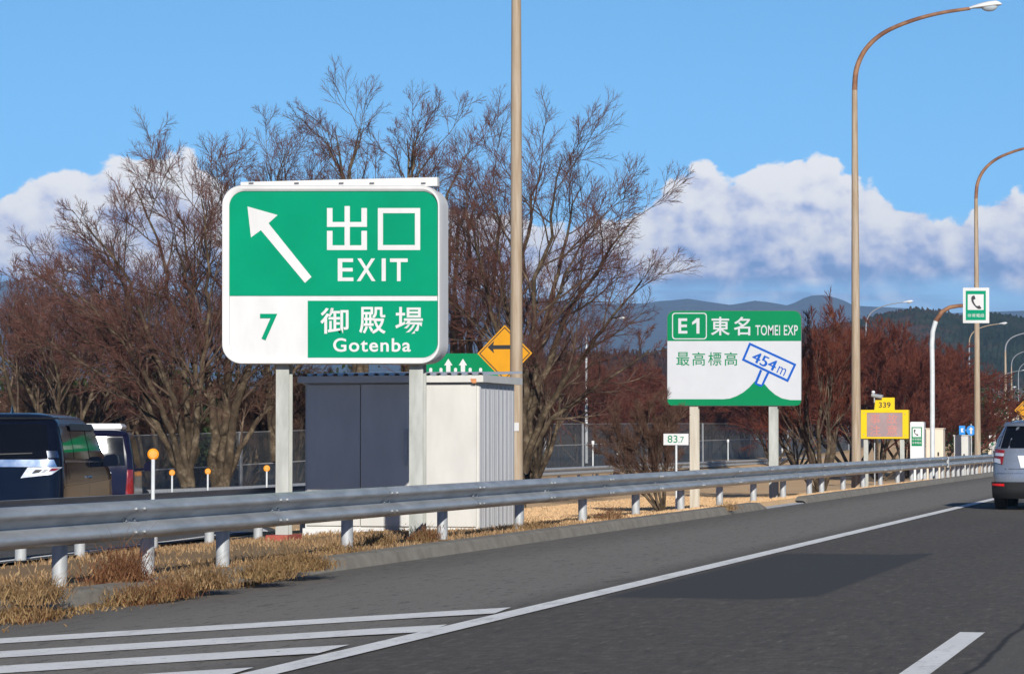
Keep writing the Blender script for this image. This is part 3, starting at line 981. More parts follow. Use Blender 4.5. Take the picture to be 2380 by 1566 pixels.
for i in range(n_):
    xa = xl2 + (xr2 - xl2) * i / n_; xb = xl2 + (xr2 - xl2) * (i + 1) / n_
    w_ = xb - xa
    prof = [(xa, 0.0), (xa + 0.45 * w_, 0.0), (xa + 0.55 * w_, 0.035), (xa + 0.92 * w_, 0.035), (xb, 0.0)]
    rf.grid([[(x, SH - 0.11, z_e1 + 0.022 + dz) for x, dz in prof], [(x, yb + 0.12, z_e1 + 0.10 + dz) for x, dz in prof]])
rf.build('roof', M['roof_steel'], shed)
rs = MB()
q0, q1 = sp(1093, 890, SH - 0.104), sp(1107, 880, SH - 0.104)
rs.prism([(q0.x, q1.z), (q1.x, q1.z), (q1.x, q0.z), (q0.x + 0.03, q0.z), (q0.x + 0.01, q0.z + 0.03)], SH - 0.104, SH - 0.1005)
rs.build('rust_patch', M['rust_spot'], shed)


# ------------------------------------------------------------------ lamps
ARM = [(0.0, 0.0), (0.06, 0.60), (0.32, 1.14), (0.80, 1.56), (1.52, 1.86), (2.36, 2.06), (3.21, 2.16)]


def lamp(label, x, y, zg, H, pole_r=0.115, turn=0.0, scale=1.0, mp='pole_tan', ma='rust', sticker=False):
    """pole with a long curved arm; H is the height where the arm begins"""
    t = thing('street_lamp', (x, y, zg), label, 'street lamp', 'curved street lamps along the road', turn)
    n_ = 8
    def loc(dx, dz):
        return (x + dx * scale, y, zg + dz)
    pm = MB().tube([loc(0, -0.3), loc(0, 1.2), loc(0, H * 0.6), loc(0, H)], [pole_r * 1.15, pole_r * 1.05, pole_r * 0.86, pole_r * 0.62], 16)
    pm.build('pole', M[mp], t, smooth=True)
    # finely curved arm
    pts = [Vector((a, 0, b)) for a, b in ARM]
    fine = []
    for i in range(len(pts) - 1):
        p0 = pts[max(i - 1, 0)]; p1 = pts[i]; p2 = pts[i + 1]; p3 = pts[min(i + 2, len(pts) - 1)]
        for s in range(5):
            u = s / 5
            fine.append(0.5 * ((2 * p1) + (p2 - p0) * u + (2 * p0 - 5 * p1 + 4 * p2 - p3) * u * u + (3 * p1 - p0 - 3 * p2 + p3) * u ** 3))
    fine.append(pts[-1])
    path = [loc(v.x, H + v.z * scale) for v in fine]
    am = MB().tube(path, [pole_r * (0.62 - 0.26 * i / (len(path) - 1)) for i in range(len(path))], 12)
    am.build('arm', M[ma], t, smooth=True)
    # luminaire
    e = path[-1]
    hm = MB()
    secs = [(-0.02, 0.045, 0.045, 0.0), (0.10, 0.085, 0.07, 0.015), (0.30, 0.145, 0.11, 0.03), (0.52, 0.165, 0.135, 0.05), (0.72, 0.14, 0.115, 0.075), (0.82, 0.08, 0.06, 0.08), (0.86, 0.02, 0.02, 0.08)]
    rows = []
    for dx, hw, hh, up in secs:
        rows.append([(e[0] + dx * scale, e[1] + hw * scale * math.cos(a), e[2] + (up + hh * (math.sin(a) if math.sin(a) > 0 else 0.35 * math.sin(a))) * scale) for a in [2 * math.pi * i / 14 for i in range(15)]])
    hm.grid(rows)
    h = hm.build('luminaire', M['lamp_white'], t, smooth=True)
    lm = MB().ellipsoid((e[0] + 0.52 * scale, e[1], e[2] + 0.045 * scale), (0.23 * scale, 0.13 * scale, 0.15 * scale), 16, 6, -1.0, 0.05)
    lm.build('lens', M['bulb'], h, smooth=True)
    if sticker:
        MB().box(x - 0.09, x + 0.075, y - pole_r * 1.16, y - pole_r * 1.09, zg + 1.62, zg + 1.76).build('sticker', M['sign_white'], t)
    return t


def lamp_at(px, dist, base_z, label, bend_py, **kw):
    q = at_d(px, 1024, dist)
    H = at_d(px, bend_py, dist).z - base_z
    return lamp(label, q.x, q.y, base_z, H, **kw)


lamp_at(1200, 46.0, -0.15, 'tall weathered lamp pole behind the corner of the shed running up out of view', -400, pole_r=0.105, sticker=True)
lamp_at(1990, 77.0, 0.0, 'tall lamp with a rusty arm and white head beside the yellow screen', 210, pole_r=0.125)
lamp_at(2272, 111.0, 0.0, 'weathered lamp pole rising behind the telephone sign with its arm cut off', 462, pole_r=0.12)
lamp_at(2014, 172.0, -0.3, 'thin grey lamp whose white head shows beside the tall rusty lamp', 762, pole_r=0.075, scale=0.72, mp='galv_dark', ma='galv_dark')
lamp_at(1363, 165.0, -0.3, 'thin pale lamp pole among the bare branches between the shed and the route sign', 792, pole_r=0.09, scale=0.60, mp='white_paint', ma='galv_dark')
lamp_at(2254, 215.0, 0.4, 'thin lamp close beside the pole behind the telephone sign', 800, pole_r=0.085, scale=0.72, mp='galv_dark', ma='pole_tan')
lamp_at(58, 120.0, -0.6, 'thin white lamp pole among the trees above the black van', 700, pole_r=0.07, scale=0.6, mp='white_paint', ma='galv_dark')
for px_, dist, bz, bend, rad, lab in ((2338, 300.0, 2.8, 816, 0.14, 'tallest of the far lamp poles above the pale barrier'), (2352, 330.0, 3.2, 852, 0.10, 'far lamp standing just behind the tallest far pole'),
                                      (2322, 372.0, 3.8, 897, 0.09, 'far lamp with a short pole in front of the wooded hill'), (2303, 420.0, 4.2, 932, 0.07, 'farthest small lamp left of the others near the barrier top'),
                                      (2368, 350.0, 3.2, 872, 0.09, 'far lamp at the picture edge above the yellow diamond sign')):
    lamp_at(px_, dist, bz, lab, bend, pole_r=rad * 1.1, scale=0.95, mp='galv_dark' if rad < 0.1 else 'pole_tan', ma='galv_dark')


# ------------------------------------------------------------------ small roadside things
def panel_face(dist_y, ox, oy, sc):
    return Face(dist_y, ox, oy, sc)


HANDSET = [(675, 390), (655, 400), (643, 430), (650, 480), (680, 530), (718, 570), (752, 591), (785, 589), (797, 574), (766, 535), (744, 546), (716, 540), (692, 503), (676, 458), (692, 448), (709, 440), (694, 390)]


def z_of(px, L_):
    """distance at which something L_ metres beside the camera's line of travel shows at px"""
    return L_ / math.cos(YAW) * F / (2878 - px)


# emergency telephone sign on its bent pole
dq = z_of(2167, 10.7)
pb = at_d(2167, 1060, dq)
TY = pb.y - 0.12
T = Face(TY, 2480, 720, 5.594)
ts = thing('telephone_sign', (pb.x, pb.y, -0.2), 'green and white emergency telephone sign on a bent grey pole with rusty top', 'road sign')
path = [(pb.x, pb.y, -0.4)]
for px_, py_ in ((2167, 1000), (2167, 860), (2166, 800), (2168, 770), (2175, 746), (2190, 724), (2208, 714), (2226, 711), (2240, 710)):
    q = at_y(px_, py_, pb.y)
    path.append((q.x, q.y, q.z))
MB().tube(path[:6], 0.088, 14).build('pole', M['white_paint'], ts, smooth=True)
MB().tube(path[5:], [0.088, 0.08, 0.075, 0.07, 0.07], 14).build('pole_bend', M['rust'], ts, smooth=True)
MB().prism(T.rrect(520, 272, 912, 800), TY, TY + 0.06).build('panel', M['sign_white'], ts)
MB().prism(T.rrect(562, 318, 862, 757), TY - 0.006, TY).build('green_face', M['sign_green'], ts)
MB().prism(T.rrect(592, 371, 830, 604), TY - 0.010, TY - 0.006).build('white_square', M['sign_white'], ts)
MB().prism(T.poly(HANDSET), TY - 0.014, TY - 0.0105).build('handset_emblem', M['black_paint'], ts)
T.write(MB(), '非常電話', 590, 660, 838, 712, TY - 0.010).build('lettering', M['sign_white'], ts)

# yellow LED screen with number plate
dq = z_of(2056, 10.9)
q = at_d(2056, 1024, dq)
LY = q.y
Ld = Face(LY, 2230, 1020, 6.807)
ls = thing('message_board', (q.x, LY, -0.2), 'yellow framed electronic message board on two posts', 'message board')
MB().prism(Ld.rrect(478, 508, 1342, 1030), LY + 0.02, LY + 0.30).build('case', M['led_yellow'], ls, bevel=0.01)
MB().ring(Ld.rrect(478, 508, 1342, 1030), Ld.rrect(585, 560, 1235, 1000), LY - 0.01, LY + 0.02).build('frame', M['led_yellow'], ls)
MB().prism(Ld.rrect(587, 562, 1233, 998), LY + 0.006, LY + 0.0195).build('screen', M['led_screen'], ls)
k = MB()
for ch, u0, v0 in (('事', 640, 580), ('故', 950, 580), ('注', 640, 785), ('意', 950, 785)):
    Ld.write(MB(), ch, u0, v0, u0 + 195, v0 + 185, LY + 0.004).build('character', M['led_red'], ls)
k = MB()
for zx, zy in ((537, 570), (533, 955), (1285, 585), (1280, 970)):
    a_ = Ld.p(zx, zy)
    k.tube([(a_[0], LY - 0.022, a_[1]), (a_[0], LY - 0.0105, a_[1])], 0.016, 10)
k.build('bolt', M['galv_dark'], ls)
pm = MB().prism(Ld.poly([(720, 508), (735, 330), (855, 330), (858, 285), (1085, 285), (1085, 508)]), LY + 0.05, LY + 0.16)
pl = pm.build('number_plate', M['led_yellow'], ls)
Ld.write(MB(), '339', 800, 368, 1015, 470, LY + 0.046, 0.012).build('number', M['black_paint'], pl)
for zx0, zx1 in ((522, 598), (1182, 1258)):
    a_, b_ = Ld.p(zx0, 1050), Ld.p(zx1, 1050)
    h_post(ls, a_[0], b_[0], LY + 0.08, LY + 0.2, -0.5, a_[1] + 0.1, M['post_grey'])
# camera above it
a_ = Ld.p(760, 300)
cm = thing('traffic_camera', (a_[0], LY + 0.3, a_[1]), 'small grey traffic camera beside the yellow number plate', 'camera')
p0, p1 = Ld.p(698, 480), Ld.p(698, 250)
MB().tube([(p0[0], LY + 0.35, -0.4), (p0[0], LY + 0.35, p1[1])], 0.02, 8).build('mast', M['galv_post'], cm)
b0_, b1_ = Ld.p(650, 290), Ld.p(850, 205)
MB().tube([(b0_[0], LY + 0.35, (b0_[1] + b1_[1]) / 2 + 0.02), (b1_[0], LY + 0.3, (b0_[1] + b1_[1]) / 2 - 0.05)], [0.06, 0.075], 12).build('housing', M['galv'], cm, smooth=True)
MB().ellipsoid((b0_[0] + 0.05, LY + 0.35, b1_[1] + 0.04), (0.06, 0.06, 0.05)).build('dome', M['lamp_white'], cm, smooth=True)

# telephone pillar and cabinets
dq = z_of(2130, 10.9)
q = at_d(2130, 1024, dq)
BY = q.y
Bf = Face(BY, 2230, 1020, 6.807)
ph = thing('telephone_pillar', (q.x, BY, -0.2), 'slim white emergency telephone pillar beside the message board', 'telephone box')
a_ = Bf.rrect(1375, 725, 1622, 1420, 20, 4, '1100')
a_ = [(x, z) for x, z in a_[:-2]] + [(a_[-2][0], -0.5), (a_[-1][0], -0.5)]
MB().prism(a_, BY, BY + 0.5).build('case', M['lamp_white'], ph)
MB().ring(Bf.rrect(1400, 820, 1590, 1165), Bf.rrect(1420, 838, 1572, 1000), BY - 0.006, BY).build('label_panel', M['sign_green_dark'], ph)
k = MB()
Bf.write(k, '非常電話', 1412, 1022, 1580, 1062, BY - 0.008)
Bf.write(k, '非常電話', 1412, 1085, 1580, 1128, BY - 0.008)
k.build('lettering', M['sign_white'], ph)
sc_ = lambda pts: [(1440 + (x - 643) * 0.55, 862 + (y - 390) * 0.57) for x, y in pts]
MB().prism(Bf.poly(sc_(HANDSET)), BY - 0.004, BY - 0.0005).build('handset_emblem', M['black_paint'], ph)


def cabinet(label, px0, px1, py0, L_, mat_, depth=0.7, lock=None, cap=False):
    dq = z_of((px0 + px1) / 2, L_)
    q = at_d((px0 + px1) / 2, 1024, dq)
    a, b = at_y(px0, py0, q.y), at_y(px1, py0, q.y)
    t = thing('control_cabinet', (q.x, q.y, -0.2), label, 'control cabinet', 'roadside control cabinets')
    MB().box(a.x, b.x, q.y, q.y + depth, -0.5, a.z).build('case', mat_, t, bevel=0.01)
    MB().box(a.x - 0.03, b.x + 0.03, q.y - 0.04, q.y + depth + 0.03, a.z + 0.001, a.z + 0.04).build('cap', mat_, t)
    xm = a.x + (b.x - a.x) * 0.45
    for u, v in ((a.x + 0.03, xm - 0.01), (xm + 0.01, b.x - 0.03)):
        MB().box(u, v, q.y - 0.012, q.y - 0.001, -0.1, a.z - 0.05).build('door', mat_, t)
    hx = a.x + (b.x - a.x) * 0.72
    MB().box(hx - 0.03, hx + 0.03, q.y - 0.035, q.y - 0.0125, a.z * 0.42, a.z * 0.42 + 0.14).build('handle', M['black_plastic' if 'black_plastic' in M else 'plastic'], t)
    return t


cabinet('beige control cabinet behind the bent pole of the telephone sign', 2152, 2192, 997, 11.2, M['beige'])
cabinet('whitish control cabinet under the blue signs', 2217, 2250, 1013, 11.0, M['cream'])

# blue signs on one pole
dq = z_of(2245, 12.2)
q = at_d(2257, 1024, dq)
bs = thing('direction_sign', (q.x, q.y, -0.2), 'round blue sign with a white upward arrow and a smaller blue panel beside it', 'road sign')
MB().tube([(q.x, q.y + 0.06, -0.5), (q.x, q.y + 0.06, at_y(2257, 985, q.y).z)], 0.035, 10).build('pole', M['galv_post'], bs, smooth=True)
c_ = at_y(2257, 1000, q.y)
rr = abs(at_y(2268, 1000, q.y).x - c_.x)
circ = [(c_.x + rr * math.cos(a), c_.z + rr * 1.08 * math.sin(a)) for a in np.linspace(0, 2 * math.pi, 25)[:-1]]
MB().prism(circ, q.y, q.y + 0.03).build('disc', M['bright_blue'], bs)
ar = [(0, 0.75), (-0.5, 0.15), (-0.2, 0.15), (-0.2, -0.75), (0.2, -0.75), (0.2, 0.15), (0.5, 0.15)]
MB().prism([(c_.x + rr * a, c_.z + rr * b) for a, b in ar], q.y - 0.006, q.y - 0.001).build('arrow', M['sign_white'], bs)
a_, b_ = at_y(2229, 1010, q.y), at_y(2243, 989, q.y)
pn = MB().prism([(a_.x, a_.z), (b_.x, a_.z), (b_.x, b_.z), (a_.x, b_.z)], q.y + 0.05, q.y + 0.08).build('side_panel', M['bright_blue'], bs)
xm, zm = (a_.x + b_.x) / 2, (a_.z + b_.z) / 2
MB().prism([(xm - 0.06, zm + 0.09), (xm + 0.07, zm + 0.09), (xm + 0.02, zm - 0.02), (xm + 0.09, zm - 0.09), (xm - 0.05, zm - 0.09)], q.y + 0.044, q.y + 0.049).build('emblem', M['lamp_white'], pn)
MB().box(a_.x, q.x, q.y + 0.085, q.y + 0.11, zm - 0.03, zm + 0.03).build('bracket', M['galv_post'], bs)

# small green and white sign by the barrier
dq = 150.0
q = at_d(2307, 1024, dq)
gs = thing('marker_sign', (q.x, q.y, 0.0), 'small white sign with green marks below the pale barrier', 'road sign')
a_, b_ = at_y(2299, 1041, q.y), at_y(2314, 1010, q.y)
MB().prism([(a_.x, a_.z), (b_.x, a_.z), (b_.x, b_.z), (a_.x, b_.z)], q.y, q.y + 0.03).build('panel', M['sign_white'], gs)
k = MB()
xm = (a_.x + b_.x) / 2
for u in (0.3, 0.72):
    zc = a_.z + (b_.z - a_.z) * u
    k.box(xm - 0.07, xm + 0.07, q.y - 0.005, q.y - 0.001, zc - 0.07, zc + 0.07)
k.build('marking', M['sign_green'], gs)
MB().tube([(xm, q.y + 0.05, gz(xm, q.y) - 0.2), (xm, q.y + 0.05, b_.z)], 0.03, 8).build('pole', M['galv_post'], gs)


def diamond(label, cxp, cyp, half, dist, arrow):
    q = at_d(cxp, cyp, dist)
    hw = half * dist / F
    t = thing('warning_sign', (q.x, q.y, gz(q.x, q.y)), label, 'warning sign', 'yellow diamond warning signs')
    P = lambda s: [(q.x + a * s, q.z + b * s) for a, b in ((0, 1), (1, 0), (0, -1), (-1, 0))]
    MB().prism(P(hw), q.y, q.y + 0.02).build('panel', M['sign_yellow'], t)
    MB().ring(P(hw * 0.93), P(hw * 0.885), q.y - 0.006, q.y - 0.0005).build('border_line', M['black_paint'], t)
    if arrow:
        a = [(-0.62, 0.22), (-0.38, 0.44), (-0.42, 0.29), (0.42, 0.29), (0.42, 0.15), (-0.42, 0.15), (-0.38, 0.0)]
        MB().prism([(q.x + u * hw, q.z + v * hw) for u, v in a], q.y - 0.006, q.y - 0.0005).build('arrow', M['black_paint'], t)
    MB().tube([(q.x, q.y + 0.06, gz(q.x, q.y) - 0.3), (q.x, q.y + 0.06, q.z + hw * 0.5)], 0.04, 10).build('pole', M['galv_post'], t, smooth=True)


diamond('yellow diamond sign with a black left-pointing arrow behind the lamp pole at the shed', 1173, 821, 66, 60.0, True)
diamond('yellow diamond warning sign above the silver car at the picture edge', 2408, 953, 50, 140.0, True)

# green lane sign behind the shed roof
GY_ = at_d(1070, 840, 66.0).y
G = Face(GY_, 1120, 840, 6.024)
gs = thing('lane_sign', (at_d(1070, 840, 66.0).x, GY_, -0.6), 'green lane sign with two white arrows showing above the shed roof', 'road sign')
MB().prism(G.rrect(-90, 627, 1310, 1290), GY_, GY_ + 0.03).build('panel', M['sign_green_dark'], gs)
k = MB()
for cx_ in (470, 705):
    k.prism(G.poly([(cx_, 712), (cx_ + 67, 818), (cx_ + 34, 818), (cx_ + 34, 1100), (cx_ - 34, 1100), (cx_ - 34, 818), (cx_ - 67, 818)]), GY_ - 0.006, GY_ - 0.0005)
k.build('arrow', M['sign_white'], gs)
k = MB()
for cx_ in (187, 352, 586, 822, 990):
    k.prism(G.rrect(cx_ - 24, 858, cx_ + 24, 1100, 22, 5, '1100'), GY_ - 0.006, GY_ - 0.0005)
k.build('lane_mark', M['sign_white'], gs)
for zx in (200, 1050):
    a_ = G.p(zx, 1000)
    MB().tube([(a_[0], GY_ + 0.08, -0.9), (a_[0], GY_ + 0.08, a_[1] + 0.3)], 0.06, 10).build('post', M['post_grey'], gs, smooth=True)

# kilometre plate
dq = z_of(1571, 10.5)
q = at_d(1571, 1020, dq)
K = Face(q.y, 1400, 1050, 2.644)
kp = thing('distance_plate', (q.x, q.y, -0.2), 'small white distance plate reading 83.7 on a thin white pole', 'distance marker')
MB().prism(K.rrect(986, 286, 1162, 366), q.y, q.y + 0.015).build('plate', M['sign_white'], kp)
k = MB()
K.write(k, '83', 1015, 298, 1085, 350, q.y - 0.004, 0.0)
K.write(k, '.7', 1092, 308, 1130, 350, q.y - 0.004, 0.0)
k.build('lettering', M['sign_green_dark'], kp)
MB().tube([(q.x, q.y + 0.03, -0.4), (q.x, q.y + 0.03, K.p(1000, 300)[1])], 0.022, 10).build('pole', M['white_paint'], kp, smooth=True)


# delineators
def delineator(label, px, py, base_py, dist, r_px, mt='orange', pr=0.022):
    q = at_d(px, py, dist); b = at_d(px, base_py, dist)
    t = thing('delineator', (q.x, q.y, b.z), label, 'delineator', 'round orange delineators on white poles')
    r = r_px * dist / F
    vd = Vector((-q.x, -q.y, 0)).normalized()
    dm = MB().tube([Vector(q) - vd * 0.012, Vector(q) + vd * 0.012, Vector(q) + vd * 0.022], [r, r, r * 0.7], 20)
    dm.build('reflector', M[mt], t)
    MB().tube([(q.x, q.y, b.z - 0.1), (q.x, q.y, q.z - r * 0.9)], pr, 10).build('pole', M['white_paint'], t, smooth=True)
    return t


delineator('large orange disc on a white pole just behind the main guardrail', 356, 1055, 1180, 31.0, 13.2, pr=0.022)
delineator('small orange disc in front of the dark tree trunks beside the vans', 400, 1098, 1140, 63.0, 7)
delineator('small orange disc in front of the pale stout trunk', 483, 1095, 1137, 64.5, 7)
delineator('small orange disc close to the exit sign post', 620, 1088, 1130, 66.5, 7.5)
delineator('faded brown disc half hidden by the exit sign post', 673, 1058, 1140, 43.5, 7, 'dull_orange')
for px_, py_, lab in ((1251, 1027, 'thin white marker pole on the far guardrail beside the lamp pole at the shed'), (1378, 1032, 'thin white marker pole on the far guardrail by the pale lamp pole'),
                      (1436, 1056, 'short thin marker pole on the far guardrail left of the bush'), (1692, 1027, 'thin marker pole on the far guardrail between the two route sign posts'),
                      (1784, 1049, 'short marker pole on the far guardrail close to the white route sign post'), (1818, 1047, 'short marker pole on the far guardrail by the multi-stemmed tree')):
    qy = np.interp(px_, [1215, 1500, 1790, 2000], [1090, 1078, 1066, 1057])
    d_ = F * (CAMZ - 0.125) / (qy - 1024) + 1.0
    q = at_d(px_, py_, d_)
    t = thing('marker_pole', (q.x, q.y, -0.62), lab, 'marker pole', 'thin marker poles on the far guardrail')
    MB().tube([(q.x, q.y, -0.7), (q.x, q.y, q.z)], 0.035, 8).build('pole', M['white_paint'], t, smooth=True)
    MB().tube([(q.x, q.y, q.z), (q.x, q.y, q.z + 0.16)], 0.07, 10).build('cap', M['lamp_white'], t, smooth=True)


# ------------------------------------------------------------------ vehicles
class Car:
    """a body made of stacked rounded outlines; patches (glass, lamps, trim) lie on its rear and right side surfaces"""
    def __init__(self, tz, w, yr, yf, r=0.28, rf=0.4):
        self.tz, self.tw, self.tr, self.tf, self.r, self.rf = tz, w, yr, yf, r, rf

    def w(self, z): return float(np.interp(z, self.tz, self.tw))
    def yr(self, z): return float(np.interp(z, self.tz, self.tr))
    def yf(self, z): return float(np.interp(z, self.tz, self.tf))

    def outline(self, z):
        w, a, b = self.w(z), self.yr(z), self.yf(z)
        r = min(self.r, w * 0.6, (b - a) * 0.3); rf = min(self.rf, w * 0.6, (b - a) * 0.3)
        pts = []
        for i in range(9):
            x = -(w - r) + 2 * (w - r) * i / 8
            pts.append((x, a - 0.05 * (1 - (x / w) ** 2)))
        for i in range(1, 7):
            q = math.radians(-90 + 15 * i)
            pts.append((w - r + r * math.cos(q), a + r + r * math.sin(q) - 0.02 * (1 - i / 6)))
        for i in range(1, 12):
            y = a + r + (b - a - r - rf) * i / 11
            pts.append((w, y))
        for i in range(1, 7):
            q = math.radians(15 * i)
            pts.append((w - rf + rf * math.cos(q), b - rf + rf * math.sin(q)))
        for i in range(1, 8):
            pts.append(((w - rf) - 2 * (w - rf) * i / 8, b + 0.06 * math.sin(math.pi * i / 8)))
        for i in range(0, 6):
            q = math.radians(90 + 15 * i)
            pts.append((-(w - rf) + rf * math.cos(q), b - rf + rf * math.sin(q)))
        for i in range(0, 12):
            pts.append((-w, b - rf - (b - a - r - rf) * i / 11))
        for i in range(1, 6):
            q = math.radians(180 + 15 * i)
            pts.append((-(w - r) + r * math.cos(q), a + r + r * math.sin(q)))
        return pts

    def body(self):
        m = MB()
        zs = []
        for i in range(len(self.tz) - 1):
            k = max(1, int((self.tz[i + 1] - self.tz[i]) / 0.09))
            zs += [self.tz[i] + (self.tz[i + 1] - self.tz[i]) * j / k for j in range(k)]
        zs.append(self.tz[-1])
        rows = [[(x, y, z) for x, y in self.outline(z)] for z in zs]
        n = len(rows[0])
        fs = []
        for i in range(len(rows) - 1):
            for j in range(n):
                fs.append((i * n + j, i * n + (j + 1) % n, (i + 1) * n + (j + 1) % n, (i + 1) * n + j))
        fs.append(tuple((len(rows) - 1) * n + j for j in range(n)))
        fs.append(tuple(range(n - 1, -1, -1)))
        return m.add([p for r in rows for p in r], fs)

    def rear(self, x, z, off=0.006):
        w, a = self.w(z), self.yr(z)
        r = min(self.r, w * 0.6)
        ax = min(abs(x), w - 0.002)
        if ax <= w - r:
            y = a - 0.05 * (1 - (x / w) ** 2)
        else:
            u = (ax - (w - r)) / r
            y = a + r * (1 - math.sqrt(max(0, 1 - u * u))) - 0.02 * (1 - u)
        k = max(0.0, (ax - (w - r)) / r)
        return (x + math.copysign(off * k, x), y - off * (1 - 0.5 * k), z)

    def side(self, y, z, off=0.006):
        w, a = self.w(z), self.yr(z)
        r = min(self.r, w * 0.6)
        d = y - a
        x = w if d >= r else w - r * (1 - math.sqrt(max(0, 1 - ((r - d) / r) ** 2)))
        return (x + off, y, z)

    def patch(self, fn, quad, nu=8, nv=6, off=0.006):
        """quad: four corners (u, z): lower-left, lower-right, upper-right, upper-left"""
        rows = []
        for j in range(nv + 1):
            v = j / nv
            row = []
            for i in range(nu + 1):
                u = i / nu
                p0 = [quad[0][k] * (1 - u) + quad[1][k] * u for k in (0, 1)]
                p1 = [quad[3][k] * (1 - u) + quad[2][k] * u for k in (0, 1)]
                row.append(fn(p0[0] * (1 - v) + p1[0] * v, p0[1] * (1 - v) + p1[1] * v, off))
            rows.append(row)
        return MB().grid(rows)


def place(mb, origin, rz):
    c, s = math.cos(rz), math.sin(rz)
    mb.v = [(origin[0] + x * c - y * s, origin[1] + x * s + y * c, origin[2] + z) for x, y, z in mb.v]
    return mb


def wheel(car, t, org, rz, x, y, R=0.33, wd=0.22):
    m = MB().tube([(x - wd / 2, y, R), (x - wd * 0.42, y, R), (x + wd * 0.42, y, R), (x + wd / 2, y, R)], [R * 0.9, R, R, R * 0.9], 28)
    tw = place(m, org, rz).build('wheel', M['tyre'], t, smooth=True)
    k = 1 if x > 0 else -1
    m = MB().tube([(x + k * wd * 0.45, y, R), (x + k * (wd * 0.5 + 0.012), y, R)], [R * 0.64, R * 0.6], 20)
    place(m, org, rz).build('rim', M['alloy'], tw)


def vehicle(name, label, cat, org, rz, car):
    t = thing(name, org, label, cat, 'vehicles on the road and the ramp')
    def part(nm, mb, mt, parent=None, smooth=True):
        return place(mb, org, rz).build(nm, M[mt], parent or t, smooth=smooth)
    return t, part


def solve_origin(px, dist, x_corner, rz, gzv):
    """origin (middle of the rear, on the ground) so that the rear right corner shows at px"""
    q = at_d(px, 1024, dist)
    c, s = math.cos(rz), math.sin(rz)
    return (q.x - x_corner * c, q.y - x_corner * s, gzv)


# black minivan
H1 = math.radians(13.5)
vz = -0.235
org = solve_origin(136, 40.0, 0.88, H1, vz)
A = Car([0.24, 0.34, 0.62, 1.0, 1.28, 1.45, 1.80, 1.90, 1.95], [0.84, 0.90, 0.925, 0.925, 0.91, 0.885, 0.80, 0.70, 0.50],
        [0.10, 0.02, 0.0, 0.03, 0.05, 0.09, 0.20, 0.34, 0.6], [4.82, 4.90, 4.90, 4.82, 4.25, 3.95, 3.25, 3.05, 2.7], 0.20, 0.45)
van, part = vehicle('minivan', 'glossy black minivan seen from behind with bright clear tail lamps', 'van', org, H1, A)
part('body', A.body(), 'black_van')
part('rear_window', A.patch(A.rear, [(-0.74, 1.29), (0.74, 1.29), (0.66, 1.84), (-0.66, 1.84)], 12, 8), 'glass')
part('chrome_band', A.patch(A.rear, [(-0.90, 1.17), (0.84, 1.17), (0.80, 1.275), (-0.86, 1.275)], 16, 3, 0.014), 'chrome')
for s in (-1, 1):
    m = A.patch(A.rear, [(s * 0.34, 1.01), (s * 0.78, 1.06), (s * 0.90, 1.165), (s * 0.44, 1.165)], 10, 4, 0.016)
    lm = part('tail_lamp', m, 'clear_lamp')
    for u0, u1, z0, z1, mt_ in ((0.50, 0.60, 1.075, 1.13, 'plastic'), (0.63, 0.70, 1.085, 1.14, 'galv_dark'), (0.73, 0.82, 1.105, 1.15, 'red_lamp')):
        m = A.patch(A.rear, [(s * u0, z0), (s * u1, z0 + 0.01), (s * (u1 + 0.05), z1), (s * (u0 + 0.05), z1)], 4, 3, 0.022)
        part('lamp_insert', m, mt_, lm)
part('lamp_cap', A.patch(A.rear, [(0.72, 1.30), (0.86, 1.30), (0.83, 1.40), (0.70, 1.40)], 4, 3, 0.02), 'chrome')
part('side_window', A.patch(A.side, [(0.30, 1.30), (1.05, 1.28), (1.12, 1.76), (0.36, 1.76)], 6, 6), 'glass')
part('side_window', A.patch(A.side, [(1.10, 1.28), (2.35, 1.27), (2.35, 1.76), (1.16, 1.76)], 8, 6), 'glass')
part('side_window', A.patch(A.side, [(2.42, 1.27), (3.75, 1.24), (3.15, 1.76), (2.42, 1.76)], 8, 6), 'glass')
part('chrome_strip', A.patch(A.side, [(0.3, 1.235), (3.9, 1.20), (3.9, 1.225), (0.3, 1.265)], 12, 1, 0.010), 'chrome')
part('visor', A.patch(A.side, [(1.10, 1.70), (3.2, 1.70), (3.05, 1.80), (1.10, 1.80)], 8, 2, 0.03), 'plastic')
part('side_crease', A.patch(A.side, [(0.25, 0.86), (4.3, 0.92), (4.3, 0.935), (0.25, 0.88)], 10, 1, 0.010), 'black_van')
part('door_seam', A.patch(A.side, [(2.38, 0.45), (2.39, 0.45), (2.39, 1.26), (2.38, 1.26)], 1, 6, 0.002), 'plastic')
m = MB().prism([(0.93, 1.14), (1.14, 1.15), (1.17, 1.20), (1.15, 1.31), (1.10, 1.34), (0.97, 1.32), (0.93, 1.26)], 3.56, 3.70); m.tube([(0.84, 3.63, 1.17), (0.95, 3.63, 1.18)], 0.03, 8)
part('side_mirror', m, 'black_van', smooth=False)
part('door_handle', MB().tube([(0.945, 2.15, 1.0), (0.955, 2.33, 1.0)], 0.02, 8), 'chrome')
m = MB().add([(0, 0.95, 1.955), (0, 1.2, 1.955), (0, 1.02, 2.09), (0.03, 1.05, 1.955), (-0.03, 1.05, 1.955)], [(0, 3, 2), (3, 1, 2), (1, 4, 2), (4, 0, 2)])
part('aerial', m, 'black_van', smooth=False)
part('wiper', A.patch(A.rear, [(-0.05, 1.34), (0.50, 1.36), (0.50, 1.375), (-0.05, 1.36)], 8, 1, 0.03), 'plastic')
part('window_trim', A.patch(A.rear, [(-0.76, 1.86), (0.76, 1.86), (0.74, 1.885), (-0.74, 1.885)], 10, 1, 0.05), 'plastic')
